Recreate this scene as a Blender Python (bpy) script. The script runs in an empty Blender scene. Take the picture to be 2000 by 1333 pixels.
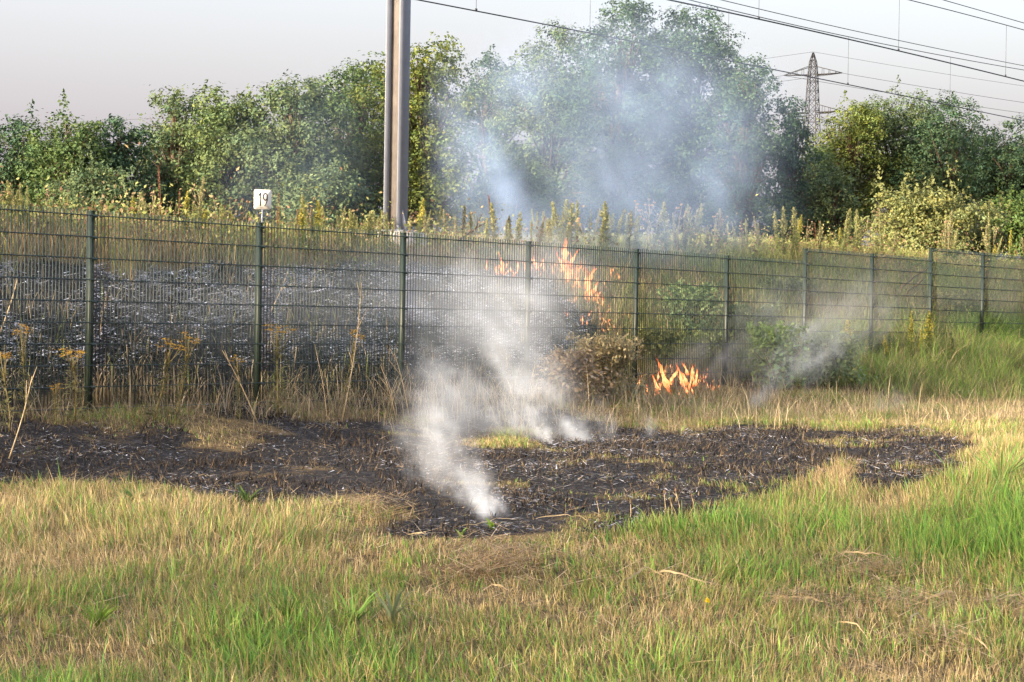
import bpy, math
import numpy as np
from mathutils import Matrix, Vector

R = np.random.default_rng(7)
scene = bpy.context.scene
col = scene.collection

# ------------------------------------------------------------------ camera
EYE = 1.62
FPX, PITCH, ROLL = 4347.0, -0.0093, math.radians(0.9)     # focal length in pixels of a 2000 px wide frame
cp, sp, cr, sr = math.cos(PITCH), math.sin(PITCH), math.cos(ROLL), math.sin(ROLL)
FWD = np.array([0, cp, sp]); R0 = np.array([1., 0, 0]); U0 = np.array([0, -sp, cp])
RIGHT = cr*R0 + sr*U0; UP = -sr*R0 + cr*U0
cam_d = bpy.data.cameras.new('camera'); cam = bpy.data.objects.new('camera', cam_d); col.objects.link(cam)
M = Matrix.Identity(4)
for i in range(3):
    M[i][0], M[i][1], M[i][2] = RIGHT[i], UP[i], -FWD[i]
M[2][3] = EYE
cam.matrix_world = M
cam_d.sensor_width = 36; cam_d.lens = FPX/2000*36
cam_d.clip_start = 0.1; cam_d.clip_end = 9000
scene.camera = cam

# ------------------------------------------------------------------ sky, sun, exposure
SUN_EL = math.radians(9.0)
sd = np.array([-0.78, -0.62]); sd /= np.hypot(*sd)             # ground direction towards the sun
world = bpy.data.worlds.new('World'); scene.world = world; world.use_nodes = True
nt = world.node_tree; nt.nodes.clear()
wo = nt.nodes.new('ShaderNodeOutputWorld'); bg = nt.nodes.new('ShaderNodeBackground')
sky = nt.nodes.new('ShaderNodeTexSky'); sky.sky_type = 'NISHITA'; sky.sun_disc = False
sky.sun_elevation = SUN_EL; sky.sun_rotation = math.atan2(sd[0], sd[1])
sky.air_density = 1.0; sky.dust_density = 10.0; sky.ozone_density = 1.0; sky.altitude = 0
veil = nt.nodes.new('ShaderNodeMixRGB'); veil.inputs[0].default_value = 0.4         # thin high haze, even over the whole sky
veil.inputs[2].default_value = (1.0, .90, 1.08, 1)
nt.links.new(sky.outputs[0], veil.inputs[1]); nt.links.new(veil.outputs[0], bg.inputs[0])
bg.inputs[1].default_value = 0.15
nt.links.new(bg.outputs[0], wo.inputs[0])
sun_d = bpy.data.lights.new('sun', 'SUN'); sun = bpy.data.objects.new('sun', sun_d); col.objects.link(sun)
sun_d.energy = 1.7; sun_d.angle = math.radians(0.6); sun_d.color = (1.0, 0.83, 0.64)
sdir = Vector((sd[0]*math.cos(SUN_EL), sd[1]*math.cos(SUN_EL), math.sin(SUN_EL)))
sun.rotation_euler = sdir.to_track_quat('Z', 'Y').to_euler()
sun.location = (-30, -10, 20)
vs = scene.view_settings
vs.view_transform = 'Standard'; vs.look = 'None'; vs.gamma = 1; vs.use_curve_mapping = False
vs.exposure = 2.95
cy = scene.cycles
cy.max_bounces = 5; cy.diffuse_bounces = 2; cy.glossy_bounces = 1; cy.transmission_bounces = 3
cy.transparent_max_bounces = 12; cy.volume_bounces = 2
cy.caustics_reflective = False; cy.caustics_refractive = False
cy.volume_step_rate = 2.0; cy.volume_max_steps = 256
cy.use_denoising = True; cy.denoiser = 'OPENIMAGEDENOISE'; cy.denoising_input_passes = 'RGB_ALBEDO_NORMAL'; cy.denoising_prefilter = 'NONE'

# ------------------------------------------------------------------ helpers: projection, noise, meshes
def project(P):
    P = np.asarray(P, float); d = P - np.array([0, 0, EYE])
    z = np.maximum(d @ FWD, 0.3)
    return 1000 + FPX*(d @ RIGHT)/z, 666.5 - FPX*(d @ UP)/z
def ray(u, v):
    return FWD + RIGHT*((u-1000)/FPX) + UP*((666.5-v)/FPX)
def at_depth(u, v, Y):
    r = ray(u, v); return np.array([0, 0, EYE]) + r*(Y/r[1])
TH = math.radians(56.73)
FD = np.array([math.cos(TH), math.sin(TH)])          # along the fence and the railway
FN = np.array([FD[1], -FD[0]])                       # from the fence towards the meadow
F0 = np.array([-3.965, 20.772])
def at_plane(u, v, d):
    """point where the sight line meets the vertical plane d metres behind the fence"""
    r = ray(u, v); n = -FN
    t = (d + F0 @ n)/(r[:2] @ n)
    return np.array([0, 0, EYE]) + r*t
def hsh(ix, iy, seed):
    n = (ix.astype(np.int64)*374761393 + iy.astype(np.int64)*668265263 + seed*1274126177) & 0xffffffff
    n = ((n ^ (n >> 13))*1274126177) & 0xffffffff
    n = n ^ (n >> 16)
    return (n & 0xffff)/65535.0
def vn(x, y, seed=0):
    x = np.asarray(x, float); y = np.asarray(y, float)
    ix, iy = np.floor(x), np.floor(y); fx, fy = x-ix, y-iy
    fx = fx*fx*(3-2*fx); fy = fy*fy*(3-2*fy)
    a, b = hsh(ix, iy, seed), hsh(ix+1, iy, seed); c, d = hsh(ix, iy+1, seed), hsh(ix+1, iy+1, seed)
    return (a*(1-fx)+b*fx)*(1-fy) + (c*(1-fx)+d*fx)*fy
def fbm(x, y, seed=0, o=4):
    s = 0; a = 0.5; t = 0
    for k in range(o):
        s = s + a*vn(x*2**k, y*2**k, seed+k*17); t += a; a *= 0.5
    return s/t
def sm(a, b, x):
    t = np.clip((x-a)/(b-a), 0, 1); return t*t*(3-2*t)
def lin(r, g, b):
    c = np.array([r, g, b], float)/255
    return np.where(c <= .04045, c/12.92, ((c+.055)/1.055)**2.4)

def mesh_np(name, V, F3=None, F4=None, colour=None, smooth=False):
    me = bpy.data.meshes.new(name)
    V = np.asarray(V, np.float32); me.vertices.add(len(V)); me.vertices.foreach_set('co', V.ravel())
    n3 = 0 if F3 is None else len(F3); n4 = 0 if F4 is None else len(F4)
    idx = []
    if n4: idx.append(np.asarray(F4, np.int32).ravel())
    if n3: idx.append(np.asarray(F3, np.int32).ravel())
    idx = np.concatenate(idx)
    me.loops.add(len(idx)); me.loops.foreach_set('vertex_index', idx)
    me.polygons.add(n3+n4)
    st = np.concatenate([np.arange(n4)*4, n4*4 + np.arange(n3)*3]).astype(np.int32)
    me.polygons.foreach_set('loop_start', st)
    if colour is not None:
        ca = me.attributes.new('Col', 'FLOAT_COLOR', 'POINT')
        c = np.ones((len(V), 4), np.float32); c[:, :colour.shape[1]] = colour
        ca.data.foreach_set('color', c.ravel())
    if smooth:
        me.polygons.foreach_set('use_smooth', np.ones(n3+n4, bool))
    me.update(calc_edges=True)
    return me
def link(name, me, mat=None, parent=None, **props):
    o = bpy.data.objects.new(name, me); col.objects.link(o)
    if mat is not None and me is not None and len(me.materials) == 0: me.materials.append(mat)
    if parent is not None: o.parent = parent
    for k, v in props.items(): o[k] = v
    return o
def empty(name, loc, label, category, group=None, rz=0):
    o = bpy.data.objects.new(name, None); col.objects.link(o)
    o.location = loc; o.rotation_euler = (0, 0, rz); o.empty_display_size = .2
    o['label'] = label; o['category'] = category
    if group: o['group'] = group
    return o

class MB:
    """collects boxes, bars and tubes into one mesh"""
    def __init__(s): s.V, s.F3, s.F4, s.C, s.n = [], [], [], [], 0
    def add(s, V, F3=None, F4=None, C=None):
        V = np.asarray(V, float)
        if F3 is not None and len(F3): s.F3.append(np.asarray(F3)+s.n)
        if F4 is not None and len(F4): s.F4.append(np.asarray(F4)+s.n)
        s.V.append(V); s.n += len(V)
        if C is not None: s.C.append(np.broadcast_to(np.asarray(C, float), (len(V), 3)))
    def box(s, c, hx, hy, hz, ax=(1, 0, 0), ay=(0, 1, 0), az=(0, 0, 1), C=None):
        c, ax, ay, az = (np.asarray(q, float) for q in (c, ax, ay, az))
        V = [c + ax*hx*i + ay*hy*j + az*hz*k for k in (-1, 1) for j in (-1, 1) for i in (-1, 1)]
        s.add(V, None, [[0, 2, 3, 1], [4, 5, 7, 6], [0, 1, 5, 4], [2, 6, 7, 3], [0, 4, 6, 2], [1, 3, 7, 5]], C)
    def tube(s, pts, rad, n=6, C=None, cap=True):
        pts = np.asarray(pts, float); m = len(pts); rad = np.broadcast_to(np.asarray(rad, float), (m,))
        t = np.gradient(pts, axis=0); t /= np.linalg.norm(t, axis=1)[:, None]+1e-9
        ref = np.array([0, 0, 1.]) if abs(t[:, 2]).mean() < .8 else np.array([1., 0, 0])
        a = np.cross(t, ref); a /= np.linalg.norm(a, axis=1)[:, None]+1e-9; b = np.cross(t, a)
        ang = np.arange(n)*2*math.pi/n
        V = (pts[:, None] + rad[:, None, None]*(np.cos(ang)[None, :, None]*a[:, None]+np.sin(ang)[None, :, None]*b[:, None])).reshape(-1, 3)
        i, j = np.meshgrid(np.arange(m-1), np.arange(n), indexing='ij'); j2 = (j+1) % n
        F = np.stack([i*n+j, i*n+j2, (i+1)*n+j2, (i+1)*n+j], -1).reshape(-1, 4)
        F3 = None
        if cap and n == 4: F = np.vstack([F, [[3, 2, 1, 0]], [[(m-1)*n+q for q in range(4)]]])
        elif cap: F3 = [[0, q+1, q] for q in range(1, n-1)] + [[(m-1)*n, (m-1)*n+q, (m-1)*n+q+1] for q in range(1, n-1)]
        s.add(V, F3, F, C)
    def build(s, name, mat, parent=None, smooth=False, **props):
        return link(name, s.mesh(name, smooth), mat, parent, **props)
    def mesh(s, name, smooth=False):
        return mesh_np(name, np.vstack(s.V), np.vstack(s.F3) if s.F3 else None, np.vstack(s.F4) if s.F4 else None,
                       np.vstack(s.C) if s.C else None, smooth)

# ------------------------------------------------------------------ materials
def new_mat(name):
    m = bpy.data.materials.new(name); m.use_nodes = True; m.node_tree.nodes.clear()
    return m, m.node_tree.nodes, m.node_tree.links
def foliage_mat(name, transl=.3, rough=.55, spec=.25):
    m, N, L = new_mat(name)
    out = N.new('ShaderNodeOutputMaterial'); at = N.new('ShaderNodeAttribute'); at.attribute_name = 'Col'
    p = N.new('ShaderNodeBsdfPrincipled'); p.inputs['Roughness'].default_value = rough
    p.inputs['Specular IOR Level'].default_value = spec
    t = N.new('ShaderNodeBsdfTranslucent'); mx = N.new('ShaderNodeMixShader'); mx.inputs[0].default_value = transl
    L.new(at.outputs['Color'], p.inputs['Base Color']); L.new(at.outputs['Color'], t.inputs['Color'])
    L.new(p.outputs[0], mx.inputs[1]); L.new(t.outputs[0], mx.inputs[2]); L.new(mx.outputs[0], out.inputs[0])
    return m
def solid_mat(name, rgb, rough=.5, metal=0, var=.25, scale=6, spec=.4, bump=0):
    m, N, L = new_mat(name)
    out = N.new('ShaderNodeOutputMaterial'); p = N.new('ShaderNodeBsdfPrincipled')
    tc = N.new('ShaderNodeTexCoord'); nz = N.new('ShaderNodeTexNoise'); nz.inputs['Scale'].default_value = scale
    nz.inputs['Detail'].default_value = 6; nz.inputs['Roughness'].default_value = .65
    mr = N.new('ShaderNodeMapRange'); mr.inputs[1].default_value = .3; mr.inputs[2].default_value = .7
    mr.inputs[3].default_value = 1-var; mr.inputs[4].default_value = 1+var
    ml = N.new('ShaderNodeMixRGB'); ml.blend_type = 'MULTIPLY'; ml.inputs[0].default_value = 1
    ml.inputs[1].default_value = (*rgb, 1)
    L.new(tc.outputs['Object'], nz.inputs['Vector']); L.new(nz.outputs['Fac'], mr.inputs[0])
    L.new(mr.outputs[0], ml.inputs[2]); L.new(ml.outputs[0], p.inputs['Base Color'])
    p.inputs['Roughness'].default_value = rough; p.inputs['Metallic'].default_value = metal
    p.inputs['Specular IOR Level'].default_value = spec
    if bump:
        b = N.new('ShaderNodeBump'); b.inputs['Strength'].default_value = bump; b.inputs['Distance'].default_value = .02
        L.new(nz.outputs['Fac'], b.inputs['Height']); L.new(b.outputs[0], p.inputs['Normal'])
    L.new(p.outputs[0], out.inputs[0])
    return m
M_GRASS = foliage_mat('grass_blades', .32, .6, .2)
M_LEAF = foliage_mat('tree_leaves', .22, .6, .15)
M_WEED = foliage_mat('weed_leaves', .35, .6, .2)
M_CHAR = foliage_mat('charred_bits', 0, .8, .15)
M_BARK = solid_mat('bark', (.09, .07, .05), .9, 0, .4, 12, .2, .6)
M_POST = solid_mat('dark_green_steel', (.017, .027, .022), .42, 0, .2, 20, .4)
M_WIRE = solid_mat('dark_green_wire', (.018, .036, .032), .45, 0, .2, 30, .5)
M_GALV = solid_mat('galvanised_steel', (.25, .28, .35), .5, .0, .12, 5, .5, .05)
M_WEB = solid_mat('brown_weathered_steel', (.15, .138, .135), .7, 0, .25, 4, .3, .1)
M_SIGN = solid_mat('white_sign_paint', (.82, .79, .74), .4, 0, .04, 9)
M_BLACK = solid_mat('black_print', (.02, .02, .02), .5, 0, .1, 9)
M_CABLE = solid_mat('dark_cable', (.035, .035, .04), .5, .2, .2, 3)
M_PYLON = solid_mat('weathered_lattice_steel', (.035, .035, .04), .6, .2, .3, .6)
M_CONC = solid_mat('pale_concrete', (.5, .48, .45), .85, 0, .2, 8, .2, .3)
M_DRY = solid_mat('dry_reed', (.46, .36, .22), .7, 0, .35, 14, .2)
M_RUST = solid_mat('brown_dead_wood', (.14, .09, .06), .9, 0, .4, 12, .2)

# ------------------------------------------------------------------ terrain
def fence_coords(x, y):
    dx, dy = x-F0[0], y-F0[1]
    return dx*FD[0]+dy*FD[1], -(dx*FN[0]+dy*FN[1])            # s along, d behind (+) the fence
MY = np.array([-40, 0, 6, 9.8, 12, 14.5, 18, 22, 26, 32, 45, 400, 6000.])
MZ = np.array([-.1, 0, 0.0, .02, .1, .24, .36, .44, .48, .46, .44, .4, .4])
def height(x, y):
    s, d = fence_coords(x, y)
    z = np.interp(y, MY, MZ)
    rise = np.interp(s, [-30, 0, 11, 15, 20, 25, 60], [0, 0, 0, .12, .32, .42, .45])
    base = .72 + rise                                           # ground at the fence
    bank = np.interp(d, [-2.6, -1.2, 0, .6, 2.2, 4.0, 4.8, 6.5, 13, 17.5, 22], [-.34, -.14, 0, .28, 1.12, 1.86, 2.02, 2.15, 2.15, -.1, -.3])
    w = sm(-3.0, -.5, d)
    zb = base + np.maximum(bank, -1)
    z = z*(1-w) + zb*w
    far = sm(16, 24, d); z = z*(1-far) + .4*far
    # mound where the dry tuft stands, hollows, small unevenness
    z = z + .10*np.exp(-(((x-3.2)/1.1)**2 + ((y-17.6)/.8)**2))
    near = np.exp(-np.maximum(np.hypot(x-2, y-25)-40, 0)/30)
    z = z + near*(.10*(fbm(x*.35, y*.35, 3, 3)-.5) + .05*(fbm(x*1.7, y*1.7, 11, 3)-.5) + .03*(vn(x*6, y*6, 5)-.5))
    return z
def ground_uv(x, y):
    z = height(x, y); u, v = project(np.stack([x, y, z], -1)); return z, u, v
def at_ground(u, v, y0=7., y1=70.):
    """first point where the sight line of a photo pixel meets the terrain"""
    r = ray(u, v); Y = np.linspace(y0, y1, 3000); t = Y/r[1]
    x = r[0]*t; z = EYE + r[2]*t; g = height(x, Y)
    i = np.argmax(z <= g)
    return np.array([x[i], Y[i], g[i]])

# burnt area: outline in photo coordinates, taken down to the ground through the terrain
BURN = np.array([(-1500, 480), (-400, 508), (0, 515), (130, 525), (205, 540), (235, 590), (270, 530), (420, 525), (500, 532), (650, 520), (780, 515), (900, 515), (960, 528),
                 (1040, 532), (1100, 560), (1140, 600), (1185, 655), (1150, 700), (1100, 735), (1090, 790), (1130, 835), (1220, 828), (1260, 838), (1330, 842),
                 (1400, 836), (1500, 838), (1600, 840), (1700, 842), (1800, 844), (1885, 850), (1865, 870), (1850, 905), (1835, 945),
                 (1780, 960), (1700, 950), (1660, 918), (1620, 905), (1585, 925), (1555, 950), (1480, 975), (1430, 1000), (1380, 1012),
                 (1200, 1022), (1060, 1018), (1030, 1040), (950, 1046), (850, 1040), (770, 1025), (790, 1000), (740, 975), (690, 955), (620, 965), (540, 970),
                 (480, 990), (420, 985), (300, 965), (160, 940), (0, 945), (-400, 950), (-1500, 960)], float)
def inside(poly, u, v):
    r = np.zeros(np.shape(u), bool); n = len(poly)
    for i in range(n):
        x1, y1 = poly[i]; x2, y2 = poly[(i+1) % n]
        if y1 == y2: continue
        c = ((y1 > v) != (y2 > v)) & (u < (x2-x1)*(v-y1)/(y2-y1)+x1)
        r ^= c
    return r
def burn_mask(x, y, u, v):
    w1 = (fbm(x*1.3, y*1.3, 31, 4)-.5)*1.9; w2 = (fbm(x*1.6, y*1.1, 57, 4)-.5)*2.2
    k = 380/np.maximum(y, 8)*.9
    m = np.zeros(np.shape(u))
    for j in range(4):
        ju = (hsh(np.floor(x*37), np.floor(y*37), 90+j)-.5)*40; jv = (hsh(np.floor(x*37), np.floor(y*37), 70+j)-.5)*15
        m = m + inside(BURN, u + w1*k*6 + ju, v + w2*k*1.6 + jv)
    m = m/4
    def patch(pu, pv, ru, rv, a): return a*np.exp(-(((u-pu)/ru)**2+((v-pv)/rv)**2)**1.5)
    un = patch(985, 860, 70, 20, .9) + patch(1100, 905, 45, 14, .7) + patch(1290, 935, 45, 12, .8) + patch(880, 960, 50, 16, .5) + patch(1000, 925, 50, 12, .4) \
        + patch(440, 870, 110, 16, .25) + patch(200, 860, 90, 18, .55) + patch(60, 885, 40, 12, .5) + patch(630, 890, 45, 12, .35)
    un = un*(.4+1.0*fbm(x*4, y*4, 44, 2))
    # singed strip of standing straw along the foot of the fence
    vj = v+70*(fbm(x*1.2, y*1.2, 67, 4)-.5)
    strip = sm(740, 790, v)*(1-sm(805, 875, vj))*(1-sm(760, 1000, u)*.8)*1.1*np.clip(fbm(x*1.5, y*1.5, 61, 3)*2.4-.55, 0, 1) + .75*sm(.60, .72, fbm(x*1.15, y*1.15, 66, 4))*sm(800, 840, v)
    return np.clip(m - un - strip, 0, 1)

# controls over the photo's ground: u, v, greenness, height (m), density
CTL = np.array([
    (100, 1010, .06, .17, 1.0), (350, 1030, .05, .18, 1.0), (560, 1060, .12, .17, 1.0), (100, 1110, .18, .15, 1), (420, 1130, .3, .14, 1),
    (760, 1080, .25, .10, .8), (740, 1000, .15, .09, .6), (980, 1100, .05, .06, .6), (900, 1130, .1, .07, .7), (1150, 1080, .5, .12, 1), (1060, 1045, .5, .10, .9),
    (1300, 1050, .75, .18, 1), (1450, 1030, .85, .22, 1), (1620, 1040, .92, .24, 1), (1850, 1060, .95, .24, 1), (2050, 1080, .95, .24, 1),
    (1650, 935, .1, .28, 1.1), (1720, 990, .35, .22, .9), (1950, 900, .15, .22, 1), (1900, 960, .3, .24, 1), (1980, 850, .1, .12, 1),
    (1300, 800, .18, .09, 1.1), (1600, 800, .22, .09, 1.1), (1850, 810, .15, .09, 1.1), (2100, 810, .15, .1, 1.1),
    (200, 1200, .5, .15, 1), (60, 1290, .55, .12, .8), (400, 1230, .48, .16, 1), (620, 1230, .45, .16, 1), (700, 1150, .3, .12, .9), (850, 1220, .35, .12, 1),
    (1000, 1200, .4, .11, 1), (1200, 1180, .5, .13, 1), (1350, 1220, .35, .12, 1), (1500, 1130, .75, .16, 1), (1700, 1130, .6, .12, .8), (1850, 1180, .5, .14, .8), (1950, 1140, .85, .2, 1),
    (300, 1330, .45, .15, 1), (700, 1330, .45, .15, 1), (1100, 1320, .4, .12, 1), (1500, 1300, .3, .12, 1), (1800, 1300, .3, .12, .9), (1700, 1230, .25, .1, .8), (1980, 1290, .35, .13, .9),
    (900, 850, .4, .12, .8), (300, 840, .2, .10, .7), (440, 885, .2, .07, .6), (180, 875, .2, .07, .6), (650, 890, .2, .07, .6), (650, 830, .2, .1, .7), (60, 840, .2, .1, .7)], float)
def controls(u, v):
    u = np.asarray(u); v = np.asarray(v); out = np.zeros(u.shape+(3,)); W = np.zeros(u.shape)
    for c in CTL:
        w = 1/((((u-c[0])/110)**2 + ((v-c[1])/45)**2) + .15)**2
        out += w[..., None]*c[2:5]; W += w
    return out/W[..., None]

def axis(a, b, step, lo, hi, g=1.22):
    core = np.arange(a, b+step*.5, step); l = []; x = a; s = step
    while x > lo: s *= g; x -= s; l.append(x)
    r = []; x = core[-1]; s = step
    while x < hi: s *= g; x += s; r.append(x)
    return np.concatenate([l[::-1], core, r])
gx = axis(-9, 15, .14, -4000, 4000); gy = axis(8, 52, .14, -300, 7000)
GX, GY = np.meshgrid(gx, gy, indexing='xy')
x, y = GX.ravel(), GY.ravel()
z, u, v = ground_uv(x, y)
b = burn_mask(x, y, u, v)*(y > 6)
s_, d_ = fence_coords(x, y)
c3 = controls(u, v)
soil = np.array([.115, .085, .05]); green = np.array([.06, .075, .025]); straw = np.array([.21, .155, .085])
far = sm(60, 120, np.hypot(x, y))
cc = soil*(.7+.6*fbm(x*2, y*2, 8, 3))[:, None]
cc = cc*.55 + .45*(green*c3[:, :1] + straw*(1-c3[:, :1]))
cc = cc*(1-far[:, None]) + np.array([.07, .085, .03])*far[:, None]
top = sm(5.6, 6.2, d_)*(1-sm(12, 14, d_)); cc = cc*(1-top[:, None]) + np.array([.13, .12, .11])*top[:, None]   # ballast
nxg, nyg = len(gx), len(gy)
I, J = np.meshgrid(np.arange(nxg-1), np.arange(nyg-1), indexing='xy')
q = (J*nxg+I).ravel(); F4 = np.stack([q, q+1, q+1+nxg, q+nxg], -1)
gm = mesh_np('ground', np.stack([x, y, z], -1), None, F4, np.hstack([cc, b[:, None]]), True)
m, N, L = new_mat('ground_soil_and_char')
out = N.new('ShaderNodeOutputMaterial'); p = N.new('ShaderNodeBsdfPrincipled'); at = N.new('ShaderNodeAttribute'); at.attribute_name = 'Col'
tc = N.new('ShaderNodeTexCoord')
def noise(scale, detail=5, rough=.6):
    n = N.new('ShaderNodeTexNoise'); n.inputs['Scale'].default_value = scale; n.inputs['Detail'].default_value = detail; n.inputs['Roughness'].default_value = rough
    L.new(tc.outputs['Object'], n.inputs['Vector']); return n
n1 = noise(14); n2 = noise(2.3, 6); n3 = noise(17, 6, .68)
ramp = N.new('ShaderNodeValToRGB'); ramp.color_ramp.elements[0].position = .35; ramp.color_ramp.elements[0].color = (.45, .42, .4, 1)
ramp.color_ramp.elements[1].position = .7; ramp.color_ramp.elements[1].color = (1.45, 1.4, 1.3, 1)
L.new(n1.outputs['Fac'], ramp.inputs[0])
mul = N.new('ShaderNodeMixRGB'); mul.blend_type = 'MULTIPLY'; mul.inputs[0].default_value = 1
L.new(at.outputs['Color'], mul.inputs[1]); L.new(ramp.outputs[0], mul.inputs[2])
chr_ = N.new('ShaderNodeValToRGB'); e = chr_.color_ramp.elements
e[0].position = .34; e[0].color = (.007, .007, .008, 1); e[1].position = .56; e[1].color = (.030, .028, .028, 1)
e2 = chr_.color_ramp.elements.new(.68); e2.color = (.11, .105, .105, 1)
L.new(n3.outputs['Fac'], chr_.inputs[0])
bm_ = N.new('ShaderNodeMath'); bm_.operation = 'ADD'; L.new(at.outputs['Alpha'], bm_.inputs[0])
nn = N.new('ShaderNodeMapRange'); nn.inputs[1].default_value = .3; nn.inputs[2].default_value = .7; nn.inputs[3].default_value = -.3; nn.inputs[4].default_value = .3
L.new(n1.outputs['Fac'], nn.inputs[0]); L.new(nn.outputs[0], bm_.inputs[1])
br = N.new('ShaderNodeMapRange'); br.inputs[1].default_value = .3; br.inputs[2].default_value = .6; L.new(bm_.outputs[0], br.inputs[0])
mix = N.new('ShaderNodeMixRGB'); L.new(br.outputs[0], mix.inputs[0]); L.new(mul.outputs[0], mix.inputs[1]); L.new(chr_.outputs[0], mix.inputs[2])
L.new(mix.outputs[0], p.inputs['Base Color']); p.inputs['Roughness'].default_value = .95; p.inputs['Specular IOR Level'].default_value = .15
bp = N.new('ShaderNodeBump'); bp.inputs['Strength'].default_value = .8; bp.inputs['Distance'].default_value = .03
L.new(n1.outputs['Fac'], bp.inputs['Height']); L.new(bp.outputs[0], p.inputs['Normal'])
L.new(p.outputs[0], out.inputs[0])
link('ground', gm, m, kind='structure')

# ------------------------------------------------------------------ blades of grass
def blades(P, h, w, az, lean, C0, C1, curl=.5, segs=2, flat=False):
    """P (n,3) roots; h,w,az,lean arrays; C0/C1 root and tip colours. segs+1 rings, last one a tip"""
    n = len(P); P = np.asarray(P, float)
    dirv = np.stack([np.cos(az), np.sin(az), np.zeros(n)], -1)
    fa = az + math.pi/2 + R.normal(0, .9, n)
    side = np.stack([np.cos(fa), np.sin(fa), np.zeros(n)], -1)
    V, C = [], []
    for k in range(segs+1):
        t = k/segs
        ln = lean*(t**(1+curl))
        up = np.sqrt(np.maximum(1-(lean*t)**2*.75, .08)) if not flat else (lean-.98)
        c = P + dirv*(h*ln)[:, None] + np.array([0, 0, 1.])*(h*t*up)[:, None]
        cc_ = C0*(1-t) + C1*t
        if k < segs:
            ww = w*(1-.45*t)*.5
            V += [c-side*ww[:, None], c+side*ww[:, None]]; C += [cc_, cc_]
        else:
            V.append(c); C.append(cc_)
    m = 2*segs+1
    V = np.stack(V, 1).reshape(-1, 3); C = np.stack(C, 1).reshape(-1, 3)
    o = np.arange(n)[:, None]*m
    F4 = np.concatenate([o + np.array([[2*k, 2*k+1, 2*k+3, 2*k+2]]) for k in range(segs-1)]) if segs > 1 else None
    F3 = o + np.array([[2*segs-2, 2*segs-1, 2*segs]])
    return V, F3, F4, C
def grass_object(name, P, h, w, az, lean, C0, C1, mat, label=None, curl=.5, segs=2, flat=False):
    V, F3, F4, C = blades(P, h, w, az, lean, C0, C1, curl, segs, flat)
    o = link(name, mesh_np(name, V, F3, F4, C), mat, kind='stuff')
    return o
def scatter(y0, y1, dens0, dens1, mu=.6, md=.7):
    """points over the footprint of the view (a bit wider), density per square metre falling with distance"""
    A = []
    ys = np.arange(y0, y1, .5)
    for yy in ys:
        hw = .234*(yy+.5)+mu+md
        dn = dens0 + (dens1-dens0)*(yy-y0)/(y1-y0)
        n = int(dn*.5*2*hw)
        A.append(np.stack([R.uniform(-hw, hw, n), R.uniform(yy, yy+.5, n)], -1))
    return np.vstack(A)
def palette(n, stops):
    i = R.integers(0, len(stops), n); return np.array(stops)[i]*R.uniform(.75, 1.25, (n, 1))
DRYP = [(.50, .40, .225), (.44, .335, .18), (.58, .49, .31), (.38, .285, .15), (.47, .395, .23), (.33, .255, .145)]
GRNP = [(.14, .30, .05), (.18, .36, .06), (.11, .235, .045), (.22, .37, .075), (.14, .31, .085), (.25, .34, .09)]
OLIP = [(.26, .25, .09), (.31, .285, .11), (.22, .215, .075)]

# -- meadow in front (mixed dry and green), thinned to nothing where it is burnt
pts = scatter(8.4, 31, 2650, 1400)
x, y = pts.T; s_, d_ = fence_coords(x, y)
keep = d_ < np.where(s_ > 12.5, -1.9, -.25)+.5*vn(x*2, y*2, 9); pts = pts[keep]; x, y = pts.T
z, u, v = ground_uv(x, y)
b = burn_mask(x, y, u, v); c3 = controls(u, v)
clump = fbm(x*1.1, y*1.1, 21, 3); fine = fbm(x*5, y*5, 22, 2)
dens = np.clip(c3[:, 2]*(.55+.9*fine), .1, 1.2)
keep = (R.random(len(x)) < dens) & (R.random(len(x)) > np.clip(b*1.6, 0, .985))
x, y, z, b, c3, clump, fine, u, v = (a[keep] for a in (x, y, z, b, c3, clump, fine, u, v)); n = len(x)
g = np.clip(c3[:, 0] + (clump-.5)*1.5*(1-np.abs(c3[:, 0]*2-1)*.45) + (fine-.5)*.5, 0, 1)
isg = R.random(n) < g
C1 = np.where(isg[:, None], palette(n, GRNP), palette(n, DRYP))
oli = (R.random(n) < .38*(1-np.abs(g*2-1)) + .1); C1 = np.where(oli[:, None], palette(n, OLIP), C1)
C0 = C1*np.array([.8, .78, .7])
h = c3[:, 1]*R.uniform(.35, 1.15, n)*(.45+1.0*clump)*(.7+.6*fine)*np.where(isg, 1.0, .95)
tall = R.random(n) < .02; h = np.where(tall, h*1.6, h)
bs = 0
for ox_, oy_ in ((.25, .1), (-.25, .1), (0, .5), (0, -.15), (.12, .28), (-.12, .28)):
    zz, uu, vv = ground_uv(x+ox_, y+oy_); bs = bs + burn_mask(x+ox_, y+oy_, uu, vv)/6
h *= 1-.62*np.clip(bs*1.7, 0, 1)
singe = np.clip(bs*2.2, 0, 1)[:, None]*.75*R.random((n, 1))                 # scorched brown blades next to the burn
C1 = C1*(1-singe)+np.array([.27, .19, .10])*singe; C0 = C0*(1-singe)+np.array([.12, .085, .05])*singe
w = np.where(isg, R.uniform(.004, .0085, n), R.uniform(.0028, .0055, n))*(.7+.035*y)
wind = 2.4+1.6*(fbm(x*.8, y*.8, 77, 2)-.5)*4
az = np.where(R.random(n) < .5, R.uniform(0, 6.283, n), wind+R.normal(0, .8, n))
lean = np.clip(R.gamma(2.2, .28, n), .05, 1.35)
grass_object('meadow_grass', np.stack([x, y, z-.01], -1), h, w, az, lean, C0, C1, M_GRASS)
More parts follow.
